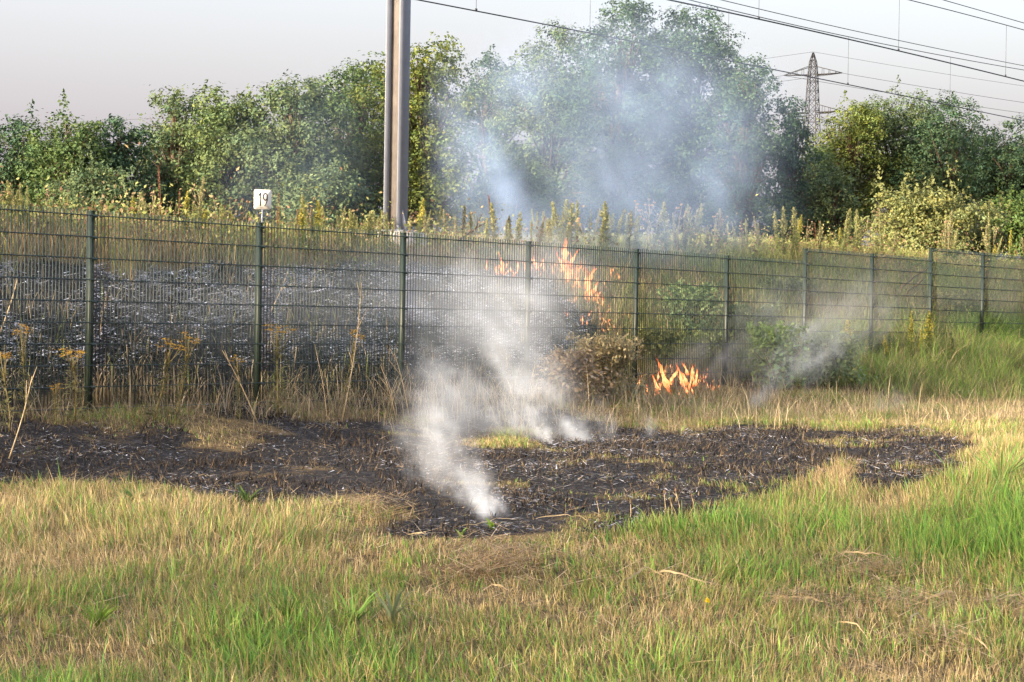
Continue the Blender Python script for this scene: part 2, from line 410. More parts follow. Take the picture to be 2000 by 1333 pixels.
# flat dead straw lying between the blades
n = 46000
hw = R.uniform(-1, 1, n); y = 8.5 + (R.random(n)**.75)*24; x = hw*(.234*y+.9)
s_, d_ = fence_coords(x, y); k = d_ < -1.2; x, y = x[k], y[k]
z, u, v = ground_uv(x, y); b = burn_mask(x, y, u, v); c3 = controls(u, v)
k = (R.random(len(x)) > b*.86) & (R.random(len(x)) > c3[:, 0]*.75); x, y, z, b = x[k], y[k], z[k], b[k]; n = len(x)
C = palette(n, [(.5, .39, .23), (.42, .31, .17), (.58, .48, .32), (.33, .23, .12)])*(1-.45*b[:, None])
grass_object('loose_straw', np.stack([x, y, z+R.uniform(.005, .05, n)], -1), R.uniform(.06, .26, n), R.uniform(.004, .009, n), R.uniform(0, 6.283, n), R.uniform(.8, 1.3, n), C, C*1.05, M_GRASS, curl=.1, flat=True)

# -- burnt ground: charred stubble, ash flecks, singed stems
pts = scatter(13.5, 33, 900, 620)
x, y = pts.T; z, u, v = ground_uv(x, y); b = burn_mask(x, y, u, v)
cl = fbm(x*2.5, y*2.5, 13, 3); s_, d_ = fence_coords(x, y)
k = (R.random(len(x)) < b*np.clip(cl*2.6-.7, .08, 1)) & (d_ < 5.2)
x, y, z, cl = x[k], y[k], z[k], cl[k]; n = len(x)
C = np.array([.020, .018, .018])*R.uniform(.4, 2.6, (n, 1))
br_ = R.random(n) < .24; C[br_] = np.array([.10, .075, .05])*R.uniform(.5, 1.4, (br_.sum(), 1))
grass_object('charred_stubble', np.stack([x, y, z-.005], -1), R.uniform(.02, .09, n)*(.4+1.2*cl), R.uniform(.006, .016, n), R.uniform(0, 6.283, n), R.uniform(.2, 1.2, n), C, C, M_CHAR, segs=1)
pts = scatter(13.5, 36, 1300, 2300)
x, y = pts.T; z, u, v = ground_uv(x, y); b = burn_mask(x, y, u, v); s_, d_ = fence_coords(x, y)
cl = fbm(x*1.6, y*1.6, 19, 4); st = fbm(x*3.5, y*1.2, 29, 3)
bankk = sm(.3, 1.0, d_)*(1-sm(3.1, 3.8, d_))
k = R.random(len(x)) < (b > .4)*(np.clip((cl-.45)*2.6, .05, 1)*.6*(1-bankk) + bankk*np.clip((st-.36)*3.4, .04, 1))
x, y, z, bankk = x[k], y[k], z[k], bankk[k]; n = len(x)
C = np.array([.39, .40, .44])*R.uniform(.2, 1.5, (n, 1))*(1+.8*bankk[:, None]); tanb = (R.random(n) < .3*(1-bankk)); C[tanb] = np.array([.36, .28, .18])*R.uniform(.5, 1.3, (tanb.sum(), 1))
grass_object('pale_ash', np.stack([x, y, z+R.uniform(.005, .05, n)], -1), R.gamma(3, .014, n)*(1+.7*bankk), R.uniform(.006, .017, n)*(1+.8*bankk), R.uniform(0, 6.283, n), R.uniform(.8, 1.3, n), C, C*1.1, M_CHAR, curl=.2, segs=1, flat=True)

# singed standing stems on both sides of the fence foot
pts = scatter(17.5, 34, 150, 150)
x, y = pts.T; z, u, v = ground_uv(x, y); s_, d_ = fence_coords(x, y)
wgt = (.06*sm(640, 700, v)+.30*sm(725, 790, v))*(1-sm(795, 850, v+60*(fbm(x*1.1, y*1.1, 53, 2)-.5)))*(1-sm(11, 14, s_)) + .05*sm(.5, 1, d_)*(1-sm(3.2, 4, d_))*(1-sm(13, 16, s_))
k = R.random(len(x)) < wgt*(.25+1.2*fbm(x*1.4, y*1.4, 52, 3)); x, y, z, d_ = x[k], y[k], z[k], d_[k]; n = len(x)
n4 = 5; xx = np.repeat(x, n4)+R.normal(0, .05, n*n4); yy = np.repeat(y, n4)+R.normal(0, .05, n*n4); zz = np.repeat(z, n4); n = len(xx)
C = palette(n, [(.40, .33, .22), (.30, .24, .16), (.48, .40, .28), (.18, .15, .11), (.28, .28, .14)])
fr = np.repeat(d_ < 0.3, n4)
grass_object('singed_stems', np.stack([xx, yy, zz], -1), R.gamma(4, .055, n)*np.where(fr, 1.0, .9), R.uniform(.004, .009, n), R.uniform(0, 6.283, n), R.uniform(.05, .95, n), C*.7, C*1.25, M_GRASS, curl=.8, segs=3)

# -- mown strip and the meadow beyond the burnt field on the right
pts = scatter(24, 46, 1500, 900)
x, y = pts.T; s_, d_ = fence_coords(x, y); k = (x > 0) & (d_ < -.9) & (y > 29.5-R.random(len(x))*2) ; x, y = x[k], y[k]
z, u, v = ground_uv(x, y); b = burn_mask(x, y, u, v); k = R.random(len(x)) > b*1.5; x, y, z = x[k], y[k], z[k]; n = len(x)
cl = fbm(x*.9, y*.9, 41, 3); isg = R.random(n) < np.clip((cl-.35)*1.3, .05, .6)
C1 = np.where(isg[:, None], palette(n, GRNP+OLIP), palette(n, DRYP)*1.08)
grass_object('mown_grass', np.stack([x, y, z-.01], -1), R.uniform(.04, .13, n)*(.6+.9*cl), R.uniform(.005, .010, n), R.uniform(0, 6.283, n), R.uniform(.1, 1.1, n), C1*.8, C1, M_GRASS)

# -- tall rank grass along the fence on the right
pts = scatter(26, 47, 430, 330)
x, y = pts.T; s_, d_ = fence_coords(x, y)
wg = sm(-3.0, -2.3, d_ + .5*(vn(s_*.7, s_*0, 3)-.5))*(1-sm(.5, 1.0, d_))*sm(13.5, 17, s_ + .6*d_)
k = R.random(len(x)) < wg; x, y, s_, d_ = x[k], y[k], s_[k], d_[k]; n = len(x)
rep = 3; x = np.repeat(x, rep)+R.normal(0, .04, n*rep); y = np.repeat(y, rep)+R.normal(0, .04, n*rep); s_ = np.repeat(s_, rep); d_ = np.repeat(d_, rep); n = len(x)
z = height(x, y); cl = fbm(x*.8, y*.8, 63, 3); c2_ = fbm(x*2.2, y*2.2, 64, 2)
gg = np.clip(.6+(cl-.5)*2.0+.03*(s_-16), .2, .97)
isg = R.random(n) < gg
C1 = np.where(isg[:, None], palette(n, [(.22, .38, .075), (.29, .44, .095), (.18, .30, .065), (.35, .44, .12)]), palette(n, [(.40, .34, .16), (.33, .31, .13), (.48, .40, .23), (.27, .29, .12)]))
h = R.uniform(.15, .62, n)*(.35+1.1*c2_)*(.75+.5*sm(-2.4, -.8, d_))
grass_object('tall_grass', np.stack([x, y, z-.02], -1), h, R.uniform(.006, .014, n), R.uniform(0, 6.283, n), np.clip(R.gamma(3, .24, n), .1, 1.3), C1*.75, C1, M_GRASS, curl=1.0, segs=3)

# -- grass of the embankment above the burn and to the right of the fire
pts = scatter(21, 62, 700, 480)
x, y = pts.T; s_, d_ = fence_coords(x, y); k = (d_ > .1) & (d_ < 5.6); x, y, s_, d_ = x[k], y[k], s_[k], d_[k]
z, u, v = ground_uv(x, y); b = burn_mask(x, y, u, v)
k = R.random(len(x)) > np.clip(b*1.8, 0, .985); x, y, z, b, s_, d_, u = (a[k] for a in (x, y, z, b, s_, d_, u)); n = len(x)
cl = fbm(x*.9, y*.9, 83, 3); cf = fbm(x*3, y*3, 84, 2)
isg = R.random(n) < np.clip(.32+(cl-.5)*1.6+.22*sm(3.6, 4.6, d_)+.3*sm(12, 16, s_), .05, .95)
C1 = np.where(isg[:, None], palette(n, [(.30, .35, .11), (.25, .31, .085), (.38, .40, .14)]), palette(n, [(.44, .34, .19), (.38, .28, .15), (.52, .42, .26), (.31, .23, .13)]))
h = R.uniform(.12, .40, n)*(.5+cf)*(1-.5*sm(3.2, 4.4, d_))
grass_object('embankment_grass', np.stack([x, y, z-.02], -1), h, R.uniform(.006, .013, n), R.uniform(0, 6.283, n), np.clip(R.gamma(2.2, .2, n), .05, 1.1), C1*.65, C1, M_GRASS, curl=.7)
print('grass done')

# ------------------------------------------------------------------ fence
PX = [(-176, 3, 0), (177, 420, 0), (506, 442, 0), (787, 460, 0), (1032, 477, 0), (1243, 491, 0), (1420, 502, 0), (1573, 488, 1), (1703, 499, 1), (1818, 486, 2), (1920, 496, 2), (2012, 505, 2), (2094, 512, 2)]
ZTOP = EYE + .932
fence = empty('wire_fence', (F0[0], F0[1], float(height(*F0))), 'dark green welded mesh fence with steel posts along the foot of the embankment', 'fence')
def fpart(mb, name, mat, parent=None, **k):
    o = mb.build(name, mat, None, **k); o.parent = parent or fence
    o.matrix_parent_inverse = Matrix.Translation(-Vector(fence.location)) if parent is None else Matrix.Identity(4)
    return o
posts = []
STEP = [0, .19, .37]
for (pu, pv, lev) in PX:
    zt = ZTOP + STEP[lev]
    P = at_plane(pu, 500, 0.0)
    posts.append((P[0], P[1], zt))
FD3, FN3 = np.array([*FD, 0]), np.array([*FN, 0])
for i, (px_, py_, zt) in enumerate(posts):
    zg = float(height(px_, py_))
    mb = MB(); ztp = zt + .02
    mb.box((px_, py_, (ztp+zg-.3)/2), .030, .020, (ztp-zg+.3)/2, FD3*0+FN3, FD3)
    po = fpart(mb, 'post', M_POST)
    cb = MB(); cb.box((px_, py_, ztp+.006), .034, .024, .006, FN3, FD3); c_ = fpart(cb, 'cap', M_POST, po)
    for kz in range(0, 9, 1):
        if kz % 2 == 0 or kz == 1:
            zz = zt - .02 - .2*kz
            if zz > zg+.1:
                cb = MB(); cb.box(np.array([px_, py_, zz]) + FN3*.038 + FD3*.012, .010, .030, .014, FN3, FD3)
                fpart(cb, 'clip', M_WIRE, po)
for i in range(len(posts)-1):
    a = np.array(posts[i]); b_ = np.array(posts[i+1]); zt = a[2]            # a panel hangs at its first post's height; the next post steps up
    pa = np.array([a[0], a[1], 0]) + FN3*.034; pb = np.array([b_[0], b_[1], 0]) + FN3*.034
    Lp = np.linalg.norm(pb-pa); e = (pb-pa)/Lp; sag = .010*math.sin(i*2.1)
    mb = MB(); nw = 50
    for j in range(nw+1):
        q = pa + e*(Lp*(j+.001)/nw)
        mb.box((q[0], q[1], zt-.88), .0034, .0034, .90+.012, e, FN3)
    for kz in range(10):
        zz = zt - .2*kz
        for sgn in (-1, 1):
            mid = (pa+pb)/2 + FN3*.0065*sgn
            mb.box((mid[0], mid[1], zz-.015), Lp/2, .0040, .0050, e, FN3)
    fpart(mb, 'mesh_panel', M_WIRE, kind='stuff')

# ------------------------------------------------------------------ mast, sign
mp = at_plane(772, 440, 4.5); mz = float(height(mp[0], mp[1]))
mast = empty('catenary_mast', (mp[0], mp[1], mz), 'tall grey steel beam mast rising from the embankment above the fence', 'mast')
mast.rotation_euler = (0, 0, TH)       # local x along the track, local -y towards the meadow
H = 9.6; hb, bf, tf, tw = .255, .25, .017, .012
zb0 = .22
for s2 in (-1, 1):
    mb = MB(); mb.box((0, s2*(hb/2-tf/2), zb0+H/2), bf/2, tf/2, H/2); mb.build('flange', M_GALV, mast)
mb = MB(); mb.box((0, 0, zb0+H/2), tw/2, hb/2-tf-.0005, H/2-.002); mb.build('web', M_WEB, mast)
mb = MB(); mb.box((0, 0, zb0-.015), .23, .23, .015); mb.build('base_plate', M_GALV, mast)
mb = MB(); mb.box((0, 0, zb0-.33), .34, .34, .30); mb.build('foundation', M_CONC, mast)
for s2 in (-1, 1):
    mb = MB(); t = .008
    V = [(-t, s2*hb/2, zb0+.001), (-t, s2*(hb/2+.09), zb0+.001), (-t, s2*hb/2, zb0+.30), (t, s2*hb/2, zb0+.001), (t, s2*(hb/2+.09), zb0+.001), (t, s2*hb/2, zb0+.30)]
    mb.add(V, [[0, 1, 2], [3, 5, 4]], [[0, 3, 4, 1], [1, 4, 5, 2], [2, 5, 3, 0]]); mb.build('gusset', M_GALV, mast)
for sx in (-1, 1):
    for sy in (-1, 1):
        mb = MB(); mb.tube([(sx*.19, sy*.19, zb0-.02), (sx*.19, sy*.19, zb0+.06)], .016, 6); mb.build('anchor_bolt', M_GALV, mast)

sp_ = at_plane(513, 390, 4.0); sz = float(height(sp_[0], sp_[1]))
sign = empty('distance_sign', (sp_[0], sp_[1], sz), 'small white sign reading 19 on a thin grey pole behind the fence', 'sign')
vd = sp_[:2]/np.linalg.norm(sp_[:2]); sign.rotation_euler = (0, 0, math.atan2(vd[1], vd[0])-math.pi/2 + .22)
zc = sp_[2]-sz; hw_, hh_ = .118, .138
px_m = FPX/sp_[1]
hw_, hh_ = 16.8/px_m/math.cos(.22), 19.2/px_m
mb = MB(); mb.tube([(0, .014, -.2), (0, .014, zc+hh_*.7)], .012, 8); mb.build('pole', M_GALV, sign)
# plate with rounded corners
rc = .022; ang = np.concatenate([np.linspace(q*math.pi/2, (q+1)*math.pi/2, 6) for q in range(4)])
cxs = np.repeat([1, -1, -1, 1], 6)*(hw_-rc); czs = np.repeat([1, 1, -1, -1], 6)*(hh_-rc)
ox, oz = cxs+rc*np.cos(ang), czs+rc*np.sin(ang); nn_ = len(ox)
def plate(y0, y1, k=1.0):
    V = [(a*k, y0, zc+c) for a, c in zip(ox, oz)] + [(a*k, y1, zc+c) for a, c in zip(ox, oz)] + [(0, y0, zc), (0, y1, zc)]
    F4 = [[i, (i+1) % nn_, nn_+(i+1) % nn_, nn_+i] for i in range(nn_)]
    F3 = [[2*nn_, (i+1) % nn_, i] for i in range(nn_)] + [[2*nn_+1, nn_+i, nn_+(i+1) % nn_] for i in range(nn_)]
    mb = MB(); mb.add(V, F3, F4); return mb
plate(-.003, .0).build('plate', M_SIGN, sign)
def stroke(pts, wd):
    mb = MB(); pts = np.array(pts, float)
    for a, c in zip(pts[:-1], pts[1:]):
        d = c-a; l = np.linalg.norm(d); d /= l; nrm = np.array([-d[1], d[0]])
        mid = (a+c)/2
        mb.box((mid[0], -.0045, zc+mid[1]), l/2+wd*.35, .0012, wd/2, (d[0], 0, d[1]), (0, 1, 0), (nrm[0], 0, nrm[1]))
    return mb
dh = hh_*.62; wd = .0135
one = [(-.056, dh*.62), (-.032, dh), (-.032, -dh)]
stroke(one, wd).build('digit', M_BLACK, sign, label='black digit one')
tt = np.linspace(0, 2*math.pi, 19); ring = [(.034+.028*math.cos(a), dh*.45+dh*.55*math.sin(a)) for a in tt]
mb = stroke(ring, wd)
tail = [(.062, dh*.45), (.060, -dh*.1), (.050, -dh*.55), (.030, -dh)]
m2 = stroke(tail, wd); mb.add(np.vstack(m2.V), None, np.vstack(m2.F4)-0)
mb.build('digit', M_BLACK, sign, label='black digit nine')

# ------------------------------------------------------------------ overhead lines
def wire_pts(pix, d, n=24):
    pix = np.array(pix, float); us = np.linspace(pix[0, 0], pix[-1, 0], n)
    co = np.polyfit(pix[:, 0], pix[:, 1], min(2, len(pix)-1))
    return np.array([at_plane(a, np.polyval(co, a), d) for a in us]), co
def overhead(name, contact, messenger, d, drops, label, cat, rr=(.0095, .0075)):
    cpx, cc_ = wire_pts(contact, d); mpx, mc_ = wire_pts(messenger, d)
    t = empty(name, tuple(cpx[0]), label, cat); inv = Matrix.Translation(-Vector(tuple(cpx[0])))
    def add(mb, nm, mat=M_CABLE):
        o = mb.build(nm, mat, t); o.matrix_parent_inverse = inv
    mb = MB(); mb.tube(cpx, rr[0]*1.5, 6); add(mb, 'contact_wire')
    mb = MB(); mb.tube(mpx, rr[1]*1.5, 6); add(mb, 'messenger_wire')
    for du in drops:
        a = at_plane(du, np.polyval(cc_, du), d); c = at_plane(du, np.polyval(mc_, du), d); c[:2] = a[:2]
        mb = MB(); mb.tube([a, c], .0048, 5); add(mb, 'dropper')
        mb = MB(); mb.box(a+np.array([0, 0, .02]), .03, .012, .032, FD3, FN3); add(mb, 'clamp')
overhead('overhead_line', [(640, -33), (820, 0), (1152, 66), (1300, 94), (1656, 166), (1853, 205), (2000, 236), (2160, 270)],
         [(640, -210), (1152, -45), (1375, 2), (1422, 14), (1656, 74), (1853, 116), (2000, 138), (2160, 160)], 11.4, [700, 930, 1152, 1422, 1656, 1855, 2030],
         'lower overhead line, its contact wire crossing in front of the smoky tree tops', 'overhead line')
overhead('overhead_line', [(1000, -60), (1316, 0), (1482, 36), (1755, 103), (1964, 150), (2000, 160), (2160, 198)],
         [(1000, -150), (1316, -100), (1482, -70), (1775, 0), (1964, 54), (2000, 62), (2160, 100)], 7.3, [1180, 1482, 1755, 1964, 2120],
         'upper overhead line with long droppers hanging to its thick contact wire', 'overhead line', (.011, .0075))
for pix, d, lb in (([(1100, -78), (1420, 0), (1700, 70), (2000, 129), (2160, 158)], 12.6, 'bare feeder cable running just above the messenger wire of the lower line'),
                   ([(1600, -68), (1840, 0), (2000, 45), (2160, 92)], 8.5, 'bare feeder cable topmost of all the overhead wires')):
    pts_, _ = wire_pts(pix, d); o0 = tuple(pts_[0])
    mb = MB(); mb.tube(pts_-pts_[0], .011, 6); o = mb.build('feeder_cable', M_CABLE); o.location = o0; o['label'] = lb; o['category'] = 'cable'

# ------------------------------------------------------------------ lattice pylon and its lines
PZ = 330.
def pp(u, v): return at_depth(u, v, PZ)
pb = pp(1585, 300); base_z = .4
pyl = empty('lattice_pylon', (pb[0], PZ, base_z), 'dark steel lattice pylon with two crossarms beyond the trees', 'pylon', rz=-.5)
def zz_(v): return pp(1585, v)[2]-base_z
sc_ = PZ/FPX
zt, za, zl = zz_(103), zz_(147), zz_(221)
def halfw(zv):
    return np.interp(zv, [0, zl, za, za+3.2*.6, zt], [2.2, .82, .58, .42, .05])
def bar(mb, a, c, r=.09): mb.tube([a, c], r, 4)
for sx in (-1, 1):
    for sy in (-1, 1):
        mb = MB(); lv = np.linspace(0, zt, 30); mb.tube([(sx*halfw(q), sy*halfw(q), q) for q in lv], .075, 4); mb.build('leg', M_PYLON, pyl)
lv = [0.]; 
while lv[-1] < zt-1.0: lv.append(lv[-1] + max(1.0, halfw(lv[-1])*1.9))
for face in range(4):
    mb = MB()
    for k in range(len(lv)-1):
        q0, q1 = lv[k], min(lv[k+1], zt-.2); w0, w1 = halfw(q0), halfw(q1)
        cs = [((-1, -1), (1, -1)), ((1, -1), (1, 1)), ((1, 1), (-1, 1)), ((-1, 1), (-1, -1))][face]
        A0, B0 = np.array([*(np.array(cs[0])*w0), q0]), np.array([*(np.array(cs[1])*w0), q0])
        A1, B1 = np.array([*(np.array(cs[0])*w1), q1]), np.array([*(np.array(cs[1])*w1), q1])
        bar(mb, A0, B1, .04); bar(mb, B0, A1, .04); bar(mb, A0, B0, .04)
    mb.build('bracing', M_PYLON, pyl, kind='stuff')
arm = 53*sc_/math.cos(.5)
for zq in (za, zl):
    for s2 in (-1, 1):
        mb = MB(); w0 = halfw(zq); tip = np.array([s2*arm, 0, zq+.15])
        for sy in (-1, 1):
            bar(mb, (s2*w0, sy*w0, zq), tip, .075); bar(mb, (s2*w0, sy*w0*.8, zq+1.25), tip, .05)
            for f_ in (.25, .5, .75):
                lo = np.array([s2*w0, sy*w0, zq])*(1-f_)+tip*f_; hi = np.array([s2*w0, sy*w0*.8, zq+1.25])*(1-f_)+tip*f_
                bar(mb, lo, hi, .035)
        for f_ in np.linspace(0, .9, 7):
            a = np.array([s2*w0, -w0, zq])*(1-f_)+tip*f_; c = np.array([s2*w0, w0, zq])*(1-f_-.1)+tip*(f_+.1)
            bar(mb, a, c, .04)
        mb.build('crossarm', M_PYLON, pyl)
def pyl_world(p):
    c, s = math.cos(-.5), math.sin(-.5); return np.array([pb[0]+c*p[0]-s*p[1], PZ+s*p[0]+c*p[1], base_z+p[2]])
i_ = 0
for (lx, lz, nm, rr) in ((0, zt, 'earth', .022), (arm, za, 'phase', .028), (-arm, za, 'phase', .028), (arm, zl, 'phase', .028), (-arm, zl, 'phase', .028)):
    a = pyl_world((lx, 0, lz+.1)); dr = np.array([math.cos(-.5+math.pi/2+.9), math.sin(-.5+math.pi/2+.9), 0]); dr = np.array([.97, .25, 0.])
    d2 = np.array([-.95, .32, 0.])
    t = np.linspace(0, 1, 26)
    r_pts = a + np.outer(t, dr)*300 + np.outer(-4*9*t*(1-t), (0, 0, 1.)); l_pts = a + np.outer(t, d2)*300 + np.outer(-4*9*t*(1-t), (0, 0, 1.))
    ptsx = np.vstack([l_pts[::-1], r_pts[1:]])
    where = {(True, True): 'right arm of the upper', (False, True): 'left arm of the upper', (True, False): 'right arm of the lower', (False, False): 'left arm of the lower'}
    lb = 'faint earth wire strung over the very top of the lattice pylon' if nm == 'earth' else \
        'faint power line hung from the %s crossarm, %s end' % ('upper' if lz == za else 'lower', 'near' if lx > 0 else 'far')
    mb = MB(); mb.tube(ptsx-a, rr, 4); o = mb.build('power_line', M_CABLE); o.location = tuple(a); o['label'] = lb; o['category'] = 'power line'
print('lines done')

# ------------------------------------------------------------------ trees
def leaf_quads(C, size, nrm, colr, elong=1.5):
    """diamond leaves folded along the midrib; C (n,3) centres, nrm (n,3) facing, size (n,)"""
    n = len(C); nrm = nrm/(np.linalg.norm(nrm, axis=1)[:, None]+1e-9)
    t = R.normal(0, 1, (n, 3)); t -= nrm*(t*nrm).sum(1)[:, None]; t /= np.linalg.norm(t, axis=1)[:, None]+1e-9
    bb = np.cross(nrm, t); s = size[:, None]
    V = np.stack([C-t*s*.5*elong, C+bb*s*.45+nrm*s*.12, C+t*s*.5*elong, C-bb*s*.45+nrm*s*.12], 1).reshape(-1, 3)
    o = np.arange(n)[:, None]*4
    return V, np.vstack([o+np.array([[0, 1, 2]]), o+np.array([[0, 2, 3]])]), np.repeat(colr, 4, 0)
def unit(n):
    a = R.normal(0, 1, (n, 3)); return a/np.linalg.norm(a, axis=1)[:, None]
def crown_leaves(lobes, per_m2, leaf, tint, clump_r=.28, per_clump=26, fill=.35, shoots=0, zmin=.2):
    """lobes (cx,cy,cz,rx,ry,rz): leaf clumps over the lobes' surfaces and, thinner, inside"""
    P, Nn, Cc = [], [], []
    for (cx, cy, cz, rx, ry, rz) in lobes:
        area = 4*math.pi*((rx*ry)**1.6/3+(rx*rz)**1.6/3+(ry*rz)**1.6/3)**(1/1.6)
        nc = max(6, int(area*per_m2)); d = unit(nc)
        rr = np.where(R.random(nc) < fill, R.uniform(.35, .85, nc), R.uniform(.82, 1.08, nc))
        lump = .84 + .34*fbm(d[:, 0]*2.3+cx*3, d[:, 1]*2.3+d[:, 2]*1.9+cz, 5, 2)
        c = np.array([cx, cy, cz]) + d*np.array([rx, ry, rz])*(rr*lump)[:, None]
        tone = R.normal(1, .16, nc); hue = R.normal(0, .5, nc)
        k = per_clump; off = R.normal(0, 1, (nc, k, 3))*clump_r*np.array([1, 1, .7])
        # leaves sit in layered sprays: flatten each clump about its own outward tilt
        pts_ = c[:, None]+off
        nr = d[:, None]*.8 + np.array([0, 0, .6]) + R.normal(0, .36, (nc, k, 3))
        cl = np.array(tint)*np.clip(tone, .55, 1.5)[:, None]
        cl = cl*np.stack([1+.16*hue, np.ones(nc), 1-.2*hue], -1)
        P.append(pts_.reshape(-1, 3)); Nn.append(nr.reshape(-1, 3)); Cc.append(np.repeat(cl, k, 0)*R.uniform(.85, 1.15, (nc*k, 1)))
    tops = sorted(lobes, key=lambda l: -(l[2]+l[5]))
    for q in range(shoots):
        l = lobes[R.integers(0, len(lobes))]
        a = R.uniform(0, 6.283); e = R.uniform(.0, .75)
        d = np.array([math.sin(e)*math.cos(a), math.sin(e)*math.sin(a), math.cos(e)])
        st = np.array(l[:3]) + d*np.array(l[3:])*.95
        ln = R.uniform(.2, .75); dirn = d*.5+np.array([R.normal(0, .22), R.normal(0, .22), .9])
        k = 34; t = R.random(k)**.8
        pts_ = st + np.outer(t*ln, dirn) + R.normal(0, 1, (k, 3))*(.13*(1.1-t))[:, None]
        P.append(pts_); Nn.append(R.normal(0, 1, (k, 3))+np.array([0, 0, .5])); Cc.append(np.array(tint)*R.uniform(.65, 1.1, (k, 1)))
    P = np.vstack(P); Nn = np.vstack(Nn); Cc = np.vstack(Cc)
    k = P[:, 2] > zmin; P, Nn, Cc = P[k], Nn[k], Cc[k]
    return leaf_quads(P, R.uniform(.65, 1.3, len(P))*leaf, Nn, np.clip(Cc, .004, .6))
def wood(lobes, th, r0, lean=0.0):
    mb = MB(); top_c = max(l[2] for l in lobes)
    t = np.linspace(0, 1, 8); path = np.stack([lean*t**2+.08*np.sin(t*5), .06*np.sin(t*4+1), t*top_c], -1)
    mb.tube(path, r0*(1-.8*t)+.015, 8)
    for l in lobes:
        f_ = np.clip(.25+.45*(l[2]/max(top_c, .1))*R.uniform(.7, 1.1), .15, .85); st = path[int(f_*7)]
        for q in range(3):
            en = np.array(l[:3]) + unit(1)[0]*np.array(l[3:])*(.55 if q else .2); tt_ = np.linspace(0, 1, 5)[:, None]
            bend = np.array([0, 0, .18*np.linalg.norm(en-st)])*np.sin(tt_*math.pi)
            mb.tube(st*(1-tt_)+en*tt_+bend, np.linspace(r0*.38, .012, 5), 5)
            for w_ in range(2):
                e2 = np.array(l[:3]) + unit(1)[0]*np.array(l[3:])*.9; m_ = st*.45+en*.55+bend[2]*.5
                mb.tube([m_, (m_+e2)/2+np.array([0, 0, .08]), e2], [r0*.16+.006, .012, .005], 4)
    return mb
def tree_at(u, vtop, hwpx, Y, tint, label, vlow=500, seed=0, lobes_n=11, per_m2=13.5, fill=.15, shoots=6, leaf=.067, name='tree', group=None, extra=(), clump=.085, category='tree'):
    """a tree whose trunk stands at photo column u, Y metres away, its top reaching row vtop"""
    top = at_depth(u, vtop, Y); gz = float(height(np.array([top[0]]), np.array([Y]))[0])
    k = Y/FPX; Hh = top[2]-gz; W = hwpx*k*1.3; zlow = max(at_depth(u, vlow, Y)[2]-gz, .4)
    lob = []
    # crown: a core, a ring of lobes at several heights and a leading top
    r_top = W*R.uniform(.42, .52)
    lob.append((R.normal(0, .05)*W, 0, Hh-r_top*.8, r_top, r_top, r_top*.85))
    span = Hh-zlow
    for q in range(lobes_n):
        f_ = (q+.5)/lobes_n; a = q*2.4+R.uniform(-.4, .4); rad = W*R.uniform(.42, .68)*(1-.45*max(f_-.55, 0)/.45)
        rr = W*R.uniform(.36, .52)
        lob.append((math.cos(a)*rad, math.sin(a)*rad, zlow+rr*.5+(span-rr*1.5)*f_, rr, rr, rr*R.uniform(.8, 1.15)))
    lob.append((0, 0, zlow+span*.45, W*.6, W*.6, span*.42))
    for (eu, ev, er) in extra:
        c = at_depth(eu, ev, Y-W*.5); lob.append((c[0]-top[0], -W*.5, c[2]-gz, er*k, er*k, er*k))
    t = empty(name, (top[0], Y, gz), label, category, group, rz=0)
    wood(lob, Hh, .035*Hh*.6+.03).build('trunk', M_BARK, t, smooth=True)
    sub = []
    for l in lob:
        r_ = (l[3]*l[4]*l[5])**(1/3); k_ = max(5, int(13*(r_/.8)**.6)); dd = unit(k_)
        lump = .80+.45*fbm(dd[:, 0]*1.9+l[0]*3, dd[:, 1]*1.9+dd[:, 2]*1.7+l[2], 5, 2)
        for q in range(k_):
            if dd[q, 2] < -.75: continue
            c_ = np.array(l[:3])+dd[q]*np.array(l[3:])*lump[q]; r2 = R.uniform(.20, .46)*min(r_, 1.1)
            if c_[2] > zlow*.5: sub.append((*c_, r2*1.12, r2*1.12, r2*R.uniform(.7, 1.0)))
    V, F3, C = crown_leaves(sub, per_m2, leaf, tint, clump, 9, fill, 0)
    V2, F2, C2 = crown_leaves(lob, 2.2, leaf*1.15, np.array(tint)*.9, .25, 12, .9, shoots)
    F3 = np.vstack([F3, F2+len(V)]); V = np.vstack([V, V2]); C = np.vstack([C, C2])
    link('crown', mesh_np('crown', V, F3, None, C), M_LEAF, t)
    return t
GA, GB, GC, GD, GE = (.090, .146, .054), (.106, .154, .075), (.130, .170, .044), (.060, .110, .060), (.116, .166, .066)
G_ROW = 'trees along the far side of the railway'
tree_at(-110, 262, 95, 62, GA, 'dark broadleaf tree past the end of the low tree row', group=G_ROW)
tree_at(35, 245, 85, 62, GD, 'low dark green tree, leftmost of the row behind the embankment', group=G_ROW)
tree_at(138, 224, 80, 60, GA, 'low pointed dark green tree beside the leftmost low tree', group=G_ROW)
tree_at(238, 240, 75, 61, GD, 'lowest rounded tree in the dip of the tree row skyline', group=G_ROW)
tree_at(345, 188, 85, 64, GB, 'mid green tree stepping up from the lowest dip of the row', group=G_ROW)
tree_at(452, 182, 95, 62, GE, 'fresh green tree directly behind and left of the 19 sign', group=G_ROW, extra=((430, 300, 60), (400, 380, 60)))
tree_at(575, 160, 105, 61, GB, 'grey green tree veiled by thin smoke right of the 19 sign', group=G_ROW, extra=((560, 330, 70), (600, 400, 60)))
tree_at(695, 118, 108, 66, GA, 'taller green tree just left of the steel mast', group=G_ROW, extra=((690, 330, 60),))
tree_at(830, 76, 100, 63, GC, 'sunlit yellow green tree just right of the steel mast', group=G_ROW, extra=((860, 210, 48), (850, 300, 55), (880, 400, 60), (820, 420, 50)))
tree_at(955, 118, 62, 82, GD, 'narrow tree in the skyline gap left of the big smoky trees', group=G_ROW)
